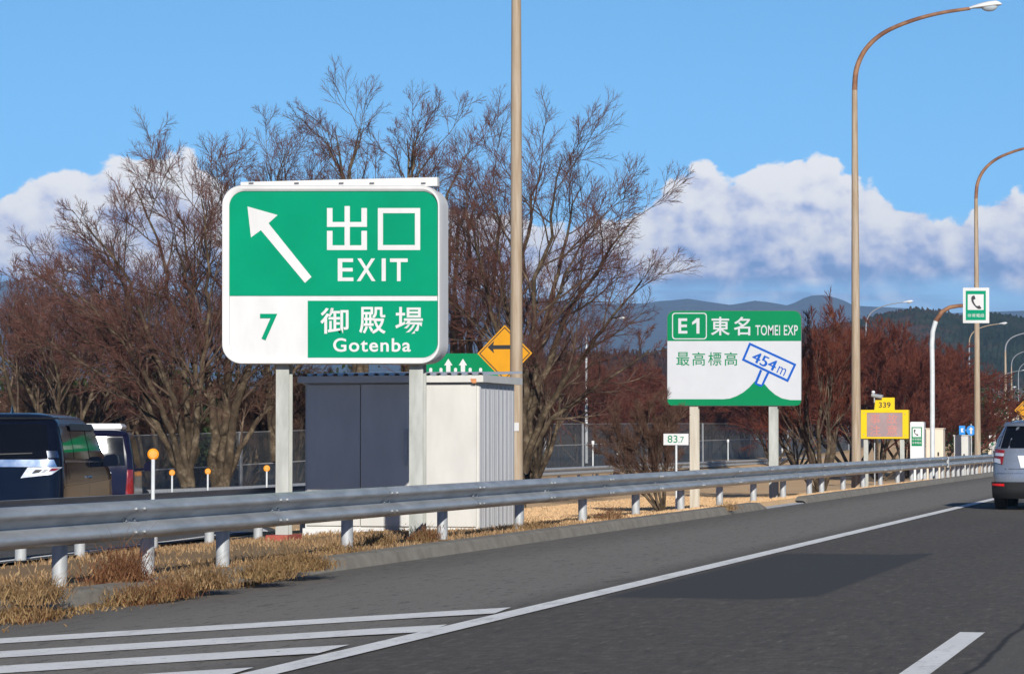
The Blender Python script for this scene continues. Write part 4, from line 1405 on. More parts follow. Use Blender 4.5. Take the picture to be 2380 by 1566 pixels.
part('tailgate_seam', A.patch(A.rear, [(-0.80, 0.66), (0.80, 0.66), (0.80, 0.672), (-0.80, 0.672)], 12, 1, 0.003), 'plastic')
part('fuel_flap', A.patch(A.side, [(0.62, 0.98), (0.80, 0.98), (0.80, 1.12), (0.62, 1.12)], 2, 2, 0.004), 'black_van')
part('bumper', A.patch(A.rear, [(-0.88, 0.30), (0.88, 0.30), (0.90, 0.62), (-0.90, 0.62)], 16, 4, 0.03), 'black_van')
for y in (0.95, 3.85):
    for s in (-1, 1):
        wheel(A, van, org, H1, s * 0.84, y)

# navy van with a white roof box
H2 = math.radians(20.0)
vz2 = -0.35
org = solve_origin(306, 52.0, 0.80, H2, vz2)
B = Car([0.22, 0.32, 0.6, 1.0, 1.18, 1.40, 1.74, 1.84, 1.875], [0.78, 0.82, 0.845, 0.845, 0.835, 0.815, 0.745, 0.66, 0.5],
        [0.08, 0.02, 0.0, 0.01, 0.03, 0.06, 0.12, 0.24, 0.45], [4.4, 4.45, 4.45, 4.35, 3.7, 3.4, 2.85, 2.7, 2.4], 0.12, 0.4)
van2, part = vehicle('minivan', 'dark navy van with a white box on its roof', 'van', org, H2, B)
part('body', B.body(), 'navy_van')
part('rear_window', B.patch(B.rear, [(-0.68, 1.20), (0.68, 1.20), (0.63, 1.72), (-0.63, 1.72)], 12, 8), 'glass')
part('spoiler', B.patch(B.rear, [(-0.70, 1.76), (0.70, 1.76), (0.66, 1.82), (-0.66, 1.82)], 10, 2, 0.05), 'navy_van')
for s in (-1, 1):
    part('tail_lamp', B.patch(B.rear, [(s * 0.69, 0.62), (s * 0.83, 0.62), (s * 0.815, 1.12), (s * 0.72, 1.12)], 5, 8, 0.012), 'red_lamp')
    m = MB().prism([(s * 0.92, 1.06), (s * 1.12, 1.07), (s * 1.16, 1.12), (s * 1.14, 1.24), (s * 0.96, 1.25), (s * 0.91, 1.18)], 3.04, 3.15); m.tube([(s * 0.8, 3.1, 1.09), (s * 0.94, 3.1, 1.10)], 0.025, 8)
    part('side_mirror', m, 'navy_van', smooth=False)
part('plate_garnish', B.patch(B.rear, [(-0.42, 1.02), (0.42, 1.02), (0.42, 1.07), (-0.42, 1.07)], 8, 1, 0.02), 'chrome')
part('side_window', B.patch(B.side, [(0.25, 1.20), (2.9, 1.18), (2.7, 1.68), (0.3, 1.68)], 10, 6), 'glass')
m = MB()
m.prism([(-0.58, 1.885), (0.58, 1.885), (0.60, 1.93), (0.56, 1.985), (-0.56, 1.985), (-0.60, 1.93)], 0.55, 2.4)
part('roof_box', m, 'lamp_white', smooth=False)
m = MB().box(-0.62, 0.62, 0.8, 0.86, 1.86, 1.884); m.box(-0.62, 0.62, 2.0, 2.06, 1.86, 1.884)
part('roof_rack', m, 'plastic', smooth=False)
for y in (0.75, 3.5):
    for s in (-1, 1):
        wheel(B, van2, org, H2, s * 0.76, y, 0.31, 0.19)

# silver car in the near lane
q = at_d(2305, 1024, 52.5)
org = (q.x + 0.9, q.y, 0.0)
C_ = Car([0.22, 0.32, 0.54, 0.8, 0.95, 1.18, 1.34, 1.56, 1.64, 1.70], [0.82, 0.88, 0.90, 0.905, 0.895, 0.87, 0.83, 0.72, 0.64, 0.52],
         [0.14, 0.05, 0.0, 0.02, 0.05, 0.09, 0.17, 0.33, 0.40, 0.62], [4.42, 4.52, 4.54, 4.42, 4.2, 3.25, 3.05, 2.65, 2.45, 2.2], 0.28, 0.45)
car, part = vehicle('car', 'silver hatchback in the near lane cut by the picture edge', 'car', org, 0.0, C_)
part('body', C_.body(), 'silver_car')
part('rear_window', C_.patch(C_.rear, [(-0.74, 1.17), (0.74, 1.17), (0.64, 1.58), (-0.64, 1.58)], 14, 8), 'glass')
part('spoiler', C_.patch(C_.rear, [(-0.66, 1.59), (0.66, 1.59), (0.62, 1.665), (-0.62, 1.665)], 12, 3, 0.07), 'silver_car')
for s in (-1, 1):
    lm = part('tail_lamp', C_.patch(C_.rear, [(s * 0.70, 0.86), (s * 0.885, 0.92), (s * 0.865, 1.165), (s * 0.66, 1.13)], 6, 8, 0.014), 'red_lamp')
    part('lamp_insert', C_.patch(C_.rear, [(s * 0.68, 1.02), (s * 0.84, 1.03), (s * 0.83, 1.085), (s * 0.67, 1.075)], 5, 3, 0.02), 'clear_lamp', lm)
    part('lamp_insert', C_.patch(C_.rear, [(s * 0.73, 0.875), (s * 0.86, 0.91), (s * 0.86, 0.985), (s * 0.74, 0.965)], 5, 3, 0.02), 'clear_lamp', lm)
    part('reflector', C_.patch(C_.rear, [(s * 0.66, 0.455), (s * 0.86, 0.465), (s * 0.86, 0.505), (s * 0.66, 0.50)], 5, 1, 0.05), 'red_glow')
    part('pillar_trim', C_.patch(C_.rear, [(s * 0.755, 1.20), (s * 0.775, 1.20), (s * 0.67, 1.56), (s * 0.655, 1.56)], 1, 6, 0.01), 'chrome')
    m = MB().ellipsoid((s * 0.99, 2.95, 1.16), (0.11, 0.07, 0.09)); m.tube([(s * 0.82, 2.95, 1.12), (s * 0.98, 2.95, 1.13)], 0.025, 8)
    part('side_mirror', m, 'plastic')
part('bumper', C_.patch(C_.rear, [(-0.885, 0.22), (0.885, 0.22), (0.895, 0.535), (-0.895, 0.535)], 18, 5, 0.035), 'plastic')
part('bumper_crease', C_.patch(C_.rear, [(-0.88, 0.70), (0.88, 0.70), (0.88, 0.715), (-0.88, 0.715)], 18, 1, 0.02), 'silver_car')
part('tailgate_seam', C_.patch(C_.rear, [(-0.66, 0.775), (0.66, 0.775), (0.66, 0.785), (-0.66, 0.785)], 12, 1, 0.003), 'plastic')
part('plate_recess', C_.patch(C_.rear, [(-0.36, 0.80), (0.36, 0.80), (0.42, 1.03), (-0.42, 1.03)], 10, 5, 0.006), 'lamp_white')
part('number_plate', C_.patch(C_.rear, [(-0.17, 0.83), (0.17, 0.83), (0.17, 0.99), (-0.17, 0.99)], 6, 2, 0.018), 'sign_white')
part('side_window', C_.patch(C_.side, [(0.45, 1.17), (2.9, 1.12), (2.5, 1.52), (0.75, 1.52)], 10, 6), 'glass')
for y in (0.85, 3.5):
    for s in (-1, 1):
        wheel(C_, car, org, 0.0, s * 0.80, y, 0.345, 0.225)


# ------------------------------------------------------------------ fence of grey mesh panels
def mesh_material(name, col, open_):
    m = D.materials.new(name); m.use_nodes = True
    t = NT(m.node_tree)
    pos = t.n('ShaderNodeTexCoord').outputs['Object']
    n1 = t.noise(t.n('ShaderNodeMapping', {'Vector': pos, 'Scale': (9, 9, 0.5)}).outputs[0], 1.0, 4.0, 0.6)
    c = t.ramp(n1, [(0.3, tuple(x * 0.6 for x in col)), (0.7, tuple(x * 1.4 for x in col))])
    d = t.n('ShaderNodeBsdfPrincipled', {'Base Color': c, 'Roughness': 0.5})
    tr = t.n('ShaderNodeBsdfTransparent', {0: (1, 1, 1, 1)})
    mx_ = t.n('ShaderNodeMixShader', {0: open_, 1: d, 2: tr})
    t.n('ShaderNodeOutputMaterial', {0: mx_})
    return m


M['fence_mesh'] = mesh_material('grey_fence_mesh', (0.10, 0.105, 0.11), 0.58)
M['back_post'] = mat('dull_fence_post', (0.26, 0.27, 0.28), 0.6, vscale=4)
M['fence_low'] = mesh_material('blue_grey_fence_panel', (0.07, 0.09, 0.115), 0.40)
fence_pts = []
for px_, top_py, d_ in ((150, 1016, 78.0), (340, 1011, 83.0), (640, 1002, 92.0), (1000, 990, 112.0), (1215, 985, 128.0), (1500, 984, 155.0), (1800, 984, 196.0), (2000, 986, 240.0), (2130, 990, 290.0)):
    q = at_d(px_, top_py, d_)
    fence_pts.append((q.x, q.y, q.z))
fa = np.array(fence_pts)
fn_ = thing('mesh_fence', (fa[0, 0], fa[0, 1], -0.6), 'long grey see-through fence with pale posts in front of the woods', 'fence')
seg_y = np.arange(fa[0, 1], fa[-1, 1], 4.0)
P_ = [(np.interp(y, fa[:, 1], fa[:, 0]), y, np.interp(y, fa[:, 1], fa[:, 2])) for y in seg_y]
up = MB(); lowp = MB(); rl = MB()
for (x0, y0, z0), (x1, y1, z1) in zip(P_[:-1], P_[1:]):
    h0, h1 = z0 - 1.05, z1 - 1.05
    up.add([(x0, y0, h0), (x1, y1, h1), (x1, y1, z1), (x0, y0, z0)], [(0, 1, 2, 3)])
    lowp.add([(x0, y0, -1.0), (x1, y1, -1.0), (x1, y1, h1), (x0, y0, h0)], [(0, 1, 2, 3)])
    rl.tube([(x0, y0 - 0.04, h0), (x1, y1 - 0.04, h1)], 0.022, 6)
    rl.tube([(x0, y0 - 0.04, z0), (x1, y1 - 0.04, z1)], 0.012, 6)
up.build('mesh_panel', M['fence_mesh'], fn_)
lowp.build('lower_panel', M['fence_low'], fn_)
rl.build('top_rail', M['galv_post'], fn_)
fp = None
for i, (x, y, z) in enumerate(P_):
    if i % (1 if y < 92 else (2 if y < 130 else 4)):
        continue
    if i == 0:
        fp = MB().box(x - 0.05, x + 0.05, y - 0.06, y + 0.06, z - 2.8, z + 0.02).build('post', M['back_post'], fn_)
        fp0 = Vector(fp.location)
    else:
        c = fp.copy(); COL.objects.link(c); c.parent = fn_
        c.location = fp0 + Vector((x - P_[0][0], y - P_[0][1], z - P_[0][2]))

# pale barrier on the far curve
q0 = at_d(2300, 955, 205.0); q1 = at_d(2420, 962, 215.0)
nb_ = thing('noise_barrier', (q0.x, q0.y, 0.8), 'pale ribbed barrier wall rising behind the silver car', 'barrier')
bm_ = MB(); pm_ = MB()
n_ = 22
d_ = (q1 - q0) / n_
for i in range(n_):
    a = q0 + d_ * i; b = q0 + d_ * (i + 1)
    zz = a.z - (0.10 if i % 2 else 0.0)
    bm_.add([(a.x, a.y, -0.5), (b.x, b.y, -0.5), (b.x, b.y, zz), (a.x, a.y, zz), (a.x, a.y + 0.1, -0.5), (b.x, b.y + 0.1, -0.5), (b.x, b.y + 0.1, zz), (a.x, a.y + 0.1, zz)],
            [(0, 1, 2, 3), (5, 4, 7, 6), (3, 2, 6, 7), (0, 3, 7, 4), (1, 5, 6, 2)])
bm_.build('wall_panel', M['cream'], nb_)
for i in range(0, n_ + 1, 2):
    a = q0 + d_ * i
    MB().box(a.x - 0.10, a.x + 0.10, a.y - 0.14, a.y - 0.005, -0.5, a.z + 0.08).build('post', M['beige'], nb_)


# ------------------------------------------------------------------ hills and mountains
def hill_mat(name, stops, scale, bump):
    m = D.materials.new(name); m.use_nodes = True
    t = NT(m.node_tree)
    pos = t.n('ShaderNodeTexCoord').outputs['Object']
    a = t.noise(pos, scale, 8.0, 0.68)
    b = t.noise(pos, scale * 14, 4.0, 0.7)
    c = t.ramp(t.math('ADD', t.math('MULTIPLY', a, 0.75), t.math('MULTIPLY', b, 0.25)), stops)
    bn = t.n('ShaderNodeBump', {'Strength': 1.0, 'Distance': bump, 'Height': b})
    s = t.n('ShaderNodeBsdfPrincipled', {'Base Color': c, 'Roughness': 0.95, 'Normal': bn.outputs[0], 'Specular IOR Level': 0.05})
    t.n('ShaderNodeOutputMaterial', {0: s})
    return m


M['near_hill'] = hill_mat('wooded_hill', [(0.36, (0.018, 0.036, 0.030)), (0.47, (0.032, 0.050, 0.036)), (0.52, (0.085, 0.055, 0.045)), (0.62, (0.16, 0.10, 0.085))], 0.010, 3.0)
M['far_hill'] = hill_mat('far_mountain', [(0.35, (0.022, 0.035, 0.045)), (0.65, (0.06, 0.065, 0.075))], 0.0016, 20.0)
M['mid_hill'] = hill_mat('bare_wooded_slope', [(0.35, (0.06, 0.035, 0.03)), (0.65, (0.14, 0.08, 0.06))], 0.02, 3.0)


def vnoise(x, y, seed):
    r = np.random.default_rng(seed)
    tab = r.random((64, 64))
    xi, yi = np.floor(x).astype(int), np.floor(y).astype(int)
    fx_, fy_ = x - xi, y - yi
    fx_, fy_ = fx_ * fx_ * (3 - 2 * fx_), fy_ * fy_ * (3 - 2 * fy_)
    g_ = lambda i, j: tab[i % 64, j % 64]
    return (g_(xi, yi) * (1 - fx_) + g_(xi + 1, yi) * fx_) * (1 - fy_) + (g_(xi, yi + 1) * (1 - fx_) + g_(xi + 1, yi + 1) * fx_) * fy_


def fbm(x, y, seed, o=5):
    s = 0; a = 0.5
    for k in range(o):
        s = s + a * (vnoise(x * 2 ** k, y * 2 ** k, seed + k) - 0.5); a *= 0.5
    return s


def ridge(name, pts, d0, d1, mat_, rough, seed, n=220, rows_=40, tree_h=0.0):
    """terrain: the crest stands at distance d1 with the heights of pts, the foot lies at d0"""
    pxs = np.linspace(pts[0][0], pts[-1][0], n)
    hp = np.interp(pxs, [p[0] for p in pts], [p[1] for p in pts])
    hk = np.array([at_d(a, b, d1).z for a, b in zip(pxs, hp)])
    V = []
    ss = np.concatenate([np.linspace(0, 1, rows_), np.linspace(1.04, 1.5, 8)])
    for s in ss:
        dist = d0 + (d1 - d0) * s
        base = np.array([at_d(a, 1024, dist)[:] for a in pxs])
        prof = s ** 1.15 if s <= 1 else max(0.0, 1 - (s - 1) * 1.6)
        nz = fbm(base[:, 0] / rough[1] + 50, base[:, 1] / rough[1] + 50, seed)
        z = -3 + (hk + 3) * prof * (1 + 0.45 * nz * (1 - s if s < 1 else 0)) + rough[0] * nz * (0.3 if abs(s - 1) < .08 else 1.0) * min(1, s * 3)
        if tree_h:
            z = z + tree_h * rng.random(len(z)) * (s > 0.05)
        V.append(np.stack([base[:, 0], base[:, 1], z], -1))
    V = np.array(V)
    r_, c_ = V.shape[:2]
    ix = np.arange(r_ * c_).reshape(r_, c_)
    Qd = np.stack([ix[:-1, :-1], ix[:-1, 1:], ix[1:, 1:], ix[1:, :-1]], -1).reshape(-1, 4)
    return struct(np_mesh(name, mat_, V.reshape(-1, 3), Qd, smooth=True))


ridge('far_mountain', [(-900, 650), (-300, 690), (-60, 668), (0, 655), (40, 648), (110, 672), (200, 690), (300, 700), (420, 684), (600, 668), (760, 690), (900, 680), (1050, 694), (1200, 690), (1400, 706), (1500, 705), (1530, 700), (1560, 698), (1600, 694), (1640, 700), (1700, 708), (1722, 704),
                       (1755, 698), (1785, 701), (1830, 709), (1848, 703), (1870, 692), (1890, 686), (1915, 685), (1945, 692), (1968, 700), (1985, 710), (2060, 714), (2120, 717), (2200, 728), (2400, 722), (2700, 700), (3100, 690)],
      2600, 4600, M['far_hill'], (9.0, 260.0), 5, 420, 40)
ridge('wooded_hill', [(1700, 800), (1850, 782), (1930, 768), (1985, 752), (2020, 742), (2060, 733), (2090, 728), (2130, 718), (2160, 722), (2200, 727), (2230, 737), (2290, 730), (2330, 733), (2380, 742), (2450, 735), (2700, 710), (3200, 720)],
      560, 900, M['near_hill'], (7.0, 60.0), 21, 520, 70, tree_h=1.3)
ridge('bare_slope', [(900, 900), (1150, 850), (1320, 830), (1500, 826), (1700, 812), (1860, 772), (1990, 768), (2080, 790), (2200, 830), (2330, 900)],
      330, 470, M['mid_hill'], (2.0, 25.0), 33, 500, 40, tree_h=1.6)

# ------------------------------------------------------------------ air
hz = D.materials.new('haze'); hz.use_nodes = True
t = NT(hz.node_tree)
vol = t.n('ShaderNodeVolumePrincipled', {'Color': (0.43, 0.67, 1.0, 1.0), 'Density': HAZE, 'Anisotropy': 0.0})
ou = t.n('ShaderNodeOutputMaterial')
t.t.links.new(vol.outputs[0], ou.inputs['Volume'])
hm = MB().box(-8100, 8100, -420, 9100, -8.0, 345.0)
ho = hm.build('haze', hz)
struct(ho, 'stuff', 'pale blue air')


# ------------------------------------------------------------------ trees
def bark(name, lo, mid, hi):
    m = D.materials.new(name); m.use_nodes = True
    t = NT(m.node_tree)
    pos = t.n('ShaderNodeTexCoord').outputs['Object']
    c = t.ramp(t.noise(pos, 3.0, 5.0, 0.7), [(0.3, lo), (0.52, mid), (0.72, hi)])
    b = t.n('ShaderNodeBsdfPrincipled', {'Base Color': c, 'Roughness': 0.95, 'Specular IOR Level': 0.05})
    t.n('ShaderNodeOutputMaterial', {0: b.outputs[0]})
    return m


M['bark'] = bark('tree_bark', (0.026, 0.019, 0.013), (0.075, 0.055, 0.036), (0.21, 0.165, 0.11))
M['limb'] = bark('limb_bark', (0.04, 0.027, 0.021), (0.09, 0.062, 0.045), (0.20, 0.15, 0.105))
M['twig'] = bark('reddish_twigs', (0.085, 0.035, 0.028), (0.135, 0.062, 0.048), (0.20, 0.11, 0.085))
M['twig_red'] = bark('red_twigs', (0.070, 0.019, 0.013), (0.125, 0.037, 0.023), (0.20, 0.08, 0.05))
M['twig_brown'] = bark('brown_twigs', (0.055, 0.030, 0.021), (0.105, 0.058, 0.040), (0.17, 0.10, 0.068))


def nrm(v):
    return v / np.maximum(np.linalg.norm(v, axis=-1, keepdims=True), 1e-9)


def grow(r, start, dirs, length, r0, r1, K, wander, lift):
    """N branches of K segments each: points (N,K+1,3), radii (N,K+1), end directions per point"""
    N = len(start)
    P = np.zeros((N, K + 1, 3)); T = np.zeros((N, K + 1, 3))
    P[:, 0] = start; d = nrm(dirs); T[:, 0] = d
    for k in range(K):
        d = nrm(d + r.normal(0, wander, (N, 3)) + np.array([0, 0, lift]))
        P[:, k + 1] = P[:, k] + d * (length / K)[:, None]
        T[:, k + 1] = d
    u = np.linspace(0, 1, K + 1)[None]
    R = r0[:, None] * (1 - u) + r1[:, None] * u
    return P, T, R


def kids(r, P, T, R, m, t0, t1, ang, length, lr, taper):
    """m children on each branch"""
    N, K1, _ = P.shape
    K = K1 - 1
    tt = t0 + (t1 - t0) * (np.arange(m)[None] + r.random((N, m))) / m
    x = np.clip(tt * K, 0, K - 1e-4); i = x.astype(int); f = x - i
    n = np.arange(N)[:, None]
    st = P[n, i] * (1 - f[..., None]) + P[n, i + 1] * f[..., None]
    pd = T[n, np.minimum(i + 1, K)]
    rad = R[n, i] * (1 - f) + R[n, i + 1] * f
    ref = np.where(np.abs(pd[..., 2:3]) > 0.9, np.array([1.0, 0, 0]), np.array([0, 0, 1.0]))
    a = nrm(np.cross(pd, ref)); b = np.cross(pd, a)
    phi = (np.arange(m)[None] * 2.4 + r.random((N, 1)) * 6.3 + r.normal(0, 0.4, (N, m)))[..., None]
    an = np.radians(r.normal(ang, ang * 0.22, (N, m)))[..., None]
    d = pd * np.cos(an) + (a * np.cos(phi) + b * np.sin(phi)) * np.sin(an)
    L = length[:, None] * lr * (1.15 - 0.55 * tt) * r.uniform(0.7, 1.25, (N, m))
    return st.reshape(-1, 3), d.reshape(-1, 3), L.ravel(), (rad * taper).ravel()


def tubes(lst):
    """list of (P, R, sides) -> vertex and quad arrays"""
    VV, QQ, off = [], [], 0
    for P, R, S in lst:
        N, K1, _ = P.shape
        ax = nrm(P[:, -1] - P[:, 0])
        ref = np.where(np.abs(ax[:, 2:3]) > 0.8, np.array([1.0, 0, 0]), np.array([0, 0, 1.0]))
        a = nrm(np.cross(ax, ref)); b = np.cross(ax, a)
        th = 2 * np.pi * np.arange(S) / S
        ringv = a[:, None] * np.cos(th)[None, :, None] + b[:, None] * np.sin(th)[None, :, None]
        V = P[:, :, None] + ringv[:, None] * R[:, :, None, None]
        n = np.arange(N)[:, None, None]; k = np.arange(K1 - 1)[None, :, None]; s = np.arange(S)[None, None]
        base = n * (K1 * S)
        q = np.stack([base + k * S + s, base + k * S + (s + 1) % S, base + (k + 1) * S + (s + 1) % S, base + (k + 1) * S + s], -1).reshape(-1, 4)
        VV.append(V.reshape(-1, 3)); QQ.append(q + off); off += N * K1 * S
    return np.concatenate(VV), np.concatenate(QQ)


def make_tree(name, seed, H, stems, spread=(14, 34), lean=(0, 0), trunk_r=0.16, trunk_h=0.5, n=(6, 7, 7, 5), ang=(32, 31, 29, 27), lift=(0.035, 0.025, 0.025, 0.03), twig_r=0.0055, twigs='twig', limb='limb', fan=None, len0=0.72):
    """a leafless tree about H tall; local origin at its foot"""
    r = np.random.default_rng(seed)
    root = D.objects.new(name, None); COL.objects.link(root)
    root.empty_display_size = 0.3
    T0 = np.zeros((1, 3)); T0[:, 2] = -0.4
    trP, trT, trR = grow(r, T0, np.array([[lean[0] * 0.3, lean[1] * 0.3, 1.0]]), np.array([trunk_h + 0.4]), np.array([trunk_r * 1.35]), np.array([trunk_r]), 4, 0.03, 0.0)
    top = trP[0, -1]
    az_ = (np.arange(stems) + r.random(stems) * 0.7) * 2 * np.pi / stems + r.random() * 6.3
    tilt = np.radians(r.uniform(spread[0], spread[1], stems))
    d = np.stack([np.sin(tilt) * np.cos(az_) + lean[0], np.sin(tilt) * np.sin(az_) * 0.8 + lean[1], np.cos(tilt)], -1)
    st = np.repeat(top[None], stems, 0) - np.array([0, 0, 0.12]) + r.normal(0, trunk_r * 0.35, (stems, 3)) * np.array([1, 1, 0.3])
    L0 = H * len0 * r.uniform(0.78, 1.1, stems)
    P0, D0, R0 = grow(r, st, d, L0, np.full(stems, trunk_r * 0.68), np.full(stems, 0.016), 14, 0.085, lift[0])
    s1 = kids(r, P0, D0, R0, n[0], 0.28, 1.0, ang[0], L0, 0.54, 0.68)
    P1, D1, R1 = grow(r, s1[0], s1[1], s1[2], np.clip(s1[3], 0.016, 0.08), np.full(len(s1[2]), 0.009), 9, 0.085, lift[1])
    s2 = kids(r, P1, D1, R1, n[1], 0.25, 1.0, ang[1], s1[2], 0.54, 0.62)
    P2, D2, R2 = grow(r, s2[0], s2[1], s2[2], np.clip(s2[3], 0.010, 0.03), np.full(len(s2[2]), 0.006), 6, 0.08, lift[2])
    s3 = kids(r, P2, D2, R2, n[2], 0.25, 1.0, ang[2], s2[2], 0.56, 0.65)
    P3, D3, R3 = grow(r, s3[0], s3[1], s3[2], np.full(len(s3[2]), twig_r * 1.25), np.full(len(s3[2]), twig_r * 0.8), 3, 0.07, lift[3])
    s4 = kids(r, P3, D3, R3, n[3], 0.15, 1.0, ang[3], np.maximum(s3[2], 0.25), 0.65, 0.7)
    P4, D4, R4 = grow(r, s4[0], s4[1], s4[2], np.full(len(s4[2]), twig_r), np.full(len(s4[2]), twig_r * 0.5), 2, 0.07, lift[3])
    V, Qd = tubes([(trP, trR, 12), (P0, R0, 8)])
    np_mesh('trunk', M['bark'], V, Qd, root, smooth=True)
    V, Qd = tubes([(P1, R1, 5), (P2, R2, 4)])
    np_mesh('limbs', M[limb], V, Qd, root, smooth=True)
    V, Qd = tubes([(P3, R3, 3), (P4, R4, 3)])
    np_mesh('crown', M[twigs], V, Qd, root)
    return root


def put_tree(src, px, dist, top_py, label, cat='tree', group='bare trees beyond the ramp', rz=0.0, zg=None, first=False, sx=1.0, apex=False):
    """stand a copy so that its top shows at top_py"""
    q = at_d(px, 1024, dist)
    if 'tall' not in src:
        hs = [np.percentile([v.co.z for v in ch.data.vertices], 99.9) for ch in src.children]
        src['tall'] = float(max(hs))
    scale = (at_d(px, top_py, dist).z - gz(q.x, q.y)) / src['tall']
    if apex:
        # px is where the highest twigs show: the foot stands off to the side by the lean of the tree
        if 'apex' not in src:
            ch = max(src.children, key=lambda c: len(c.data.vertices))
            co = np.zeros(len(ch.data.vertices) * 3); ch.data.vertices.foreach_get('co', co); co = co.reshape(-1, 3)
            hi = co[co[:, 2] > 0.9 * src['tall']]
            src['apex'] = [float(v) for v in hi.mean(0)]
        ax_, ay_ = src['apex'][0] * scale * sx, src['apex'][1] * scale * sx
        q = q - r_v * ((math.cos(rz) * ax_ - math.sin(rz) * ay_) * math.cos(YAW) + (math.sin(rz) * ax_ + math.cos(rz) * ay_) * math.sin(YAW))
    o = src if first else copy_tree(src)
    o.location = (q.x, q.y, gz(q.x, q.y) if zg is None else zg)
    o.rotation_euler = (0, 0, rz)
    o.scale = (scale * sx, scale * sx, scale)
    return tag(o, label, cat, group)


def limb_tree(name, seed, foot_px, dist, limbs, label, base_r, n=(9, 7, 7, 5), ang=(38, 34, 30, 28), deep=2.2, lr=0.36, twigs='twig', twig_r=0.0045):
    """a bare tree whose main limbs run through measured points (px, py); they also spread in depth"""
    r = np.random.default_rng(seed)
    q = at_d(foot_px, 1024, dist)
    zf = gz(q.x, q.y)
    root = thing(name, (q.x, q.y, zf), label, 'tree', 'bare trees beyond the ramp')
    o = np.array([q.x, q.y, zf])
    K = 16
    P0 = np.zeros((len(limbs), K + 1, 3)); R0 = np.zeros((len(limbs), K + 1))
    away = np.array([-math.sin(YAW), math.cos(YAW), 0.0])
    for i, lb in enumerate(limbs):
        rad0 = base_r
        if isinstance(lb[0], (int, float)):
            rad0 = base_r * lb[0]; lb = lb[1:]
        dd = r.uniform(-deep, deep)
        pts = np.array([at_d(px, py, dist)[:] for px, py in lb]) - o
        seg = np.concatenate([[0], np.cumsum(np.linalg.norm(np.diff(pts, axis=0), axis=1))]); seg /= seg[-1]
        u = np.linspace(0, 1, K + 1)
        c = np.stack([np.interp(u * 0.88, seg, pts[:, k]) for k in range(3)], -1)
        for _ in range(2):
            c[1:-1] = 0.25 * c[:-2] + 0.5 * c[1:-1] + 0.25 * c[2:]
        Lh = np.linalg.norm(np.diff(c, axis=0), axis=1).sum()
        c[1:-1] += r.normal(0, 0.0065 * Lh, (K - 1, 3)) * np.array([1, 1, 0.6])
        c += away[None] * (dd * u ** 1.2)[:, None]
        P0[i] = c
        R0[i] = rad0 * (1 - u) ** 0.85 + 0.014
    D0 = np.zeros_like(P0); D0[:, 1:] = nrm(np.diff(P0, axis=1)); D0[:, 0] = D0[:, 1]
    L0 = np.linalg.norm(np.diff(P0, axis=1), axis=2).sum(1)
    s1 = kids(r, P0, D0, R0, n[0], 0.25, 1.0, ang[0], L0, lr, 0.6)
    P1, D1, R1 = grow(r, s1[0], s1[1], s1[2], np.clip(s1[3], 0.012, 0.045), np.full(len(s1[2]), 0.007), 9, 0.06, 0.03)
    s2 = kids(r, P1, D1, R1, n[1], 0.2, 1.0, ang[1], s1[2], 0.52, 0.62)
    P2, D2, R2 = grow(r, s2[0], s2[1], s2[2], np.clip(s2[3], 0.008, 0.022), np.full(len(s2[2]), 0.005), 6, 0.06, 0.025)
    s3 = kids(r, P2, D2, R2, n[2], 0.2, 1.0, ang[2], s2[2], 0.56, 0.65)
    P3, D3, R3 = grow(r, s3[0], s3[1], s3[2], np.full(len(s3[2]), twig_r * 1.25), np.full(len(s3[2]), twig_r * 0.8), 3, 0.07, 0.025)
    s4 = kids(r, P3, D3, R3, n[3], 0.15, 1.0, ang[3], np.maximum(s3[2], 0.2), 0.65, 0.7)
    P4, D4, R4 = grow(r, s4[0], s4[1], s4[2], np.full(len(s4[2]), twig_r), np.full(len(s4[2]), twig_r * 0.5), 2, 0.07, 0.03)
    foot = np.array([[[0, 0, -0.5], [0, 0, 0.15], [0.01, 0, 0.5]]])
    V, Qd = tubes([(P0, R0, 8), (foot, np.full((1, 3), base_r * 1.35) * np.array([[1.25, 1.0, 0.75]]), 12)])
    np_mesh('trunk', M['bark'], V, Qd, root, smooth=True)
    V, Qd = tubes([(P1, R1, 5), (P2, R2, 4)])
    np_mesh('limbs', M['limb'], V, Qd, root, smooth=True)
    V, Qd = tubes([(P3, R3, 3), (P4, R4, 3)])
    np_mesh('crown', M[twigs], V, Qd, root)
    return root


limb_tree('bare_tree', 3, 432, 70.0, [
    [(432, 1130), (400, 985), (325, 830), (225, 705), (120, 625)], [(436, 1130), (420, 950), (350, 760), (285, 600), (165, 465)],
    [(440, 1130), (435, 930), (400, 720), (360, 540), (265, 335)], [(444, 1130), (455, 900), (450, 700), (415, 520), (372, 395)],
    [(428, 1130), (380, 1010), (255, 885), (120, 800), (5, 745)], [(446, 1130), (470, 880), (495, 680), (485, 520), (478, 385)],
    [(430, 1130), (350, 960), (240, 790), (150, 690), (45, 590)], [(440, 1130), (390, 880), (310, 720), (270, 560), (215, 500)]],
    'leaning bare tree with many dark stems beside the vans, sweeping out over them', 0.085, lr=0.36)
limb_tree('bare_tree', 8, 512, 71.5, [
    [1.6, (505, 1135), (498, 1000), (480, 830), (440, 650), (395, 470)], [1.7, (515, 1135), (520, 960), (530, 780), (520, 600), (500, 400)],
    [1.5, (522, 1135), (545, 960), (600, 780), (650, 620), (700, 480)], [0.9, (520, 1135), (570, 1010), (620, 930), (690, 830), (760, 760)], [1.1, (510, 1135), (505, 940), (560, 700), (580, 520), (560, 400)]],
    'bare tree with the stoutest pale trunk next to the exit sign post', 0.085, lr=0.36, twigs='twig_brown')
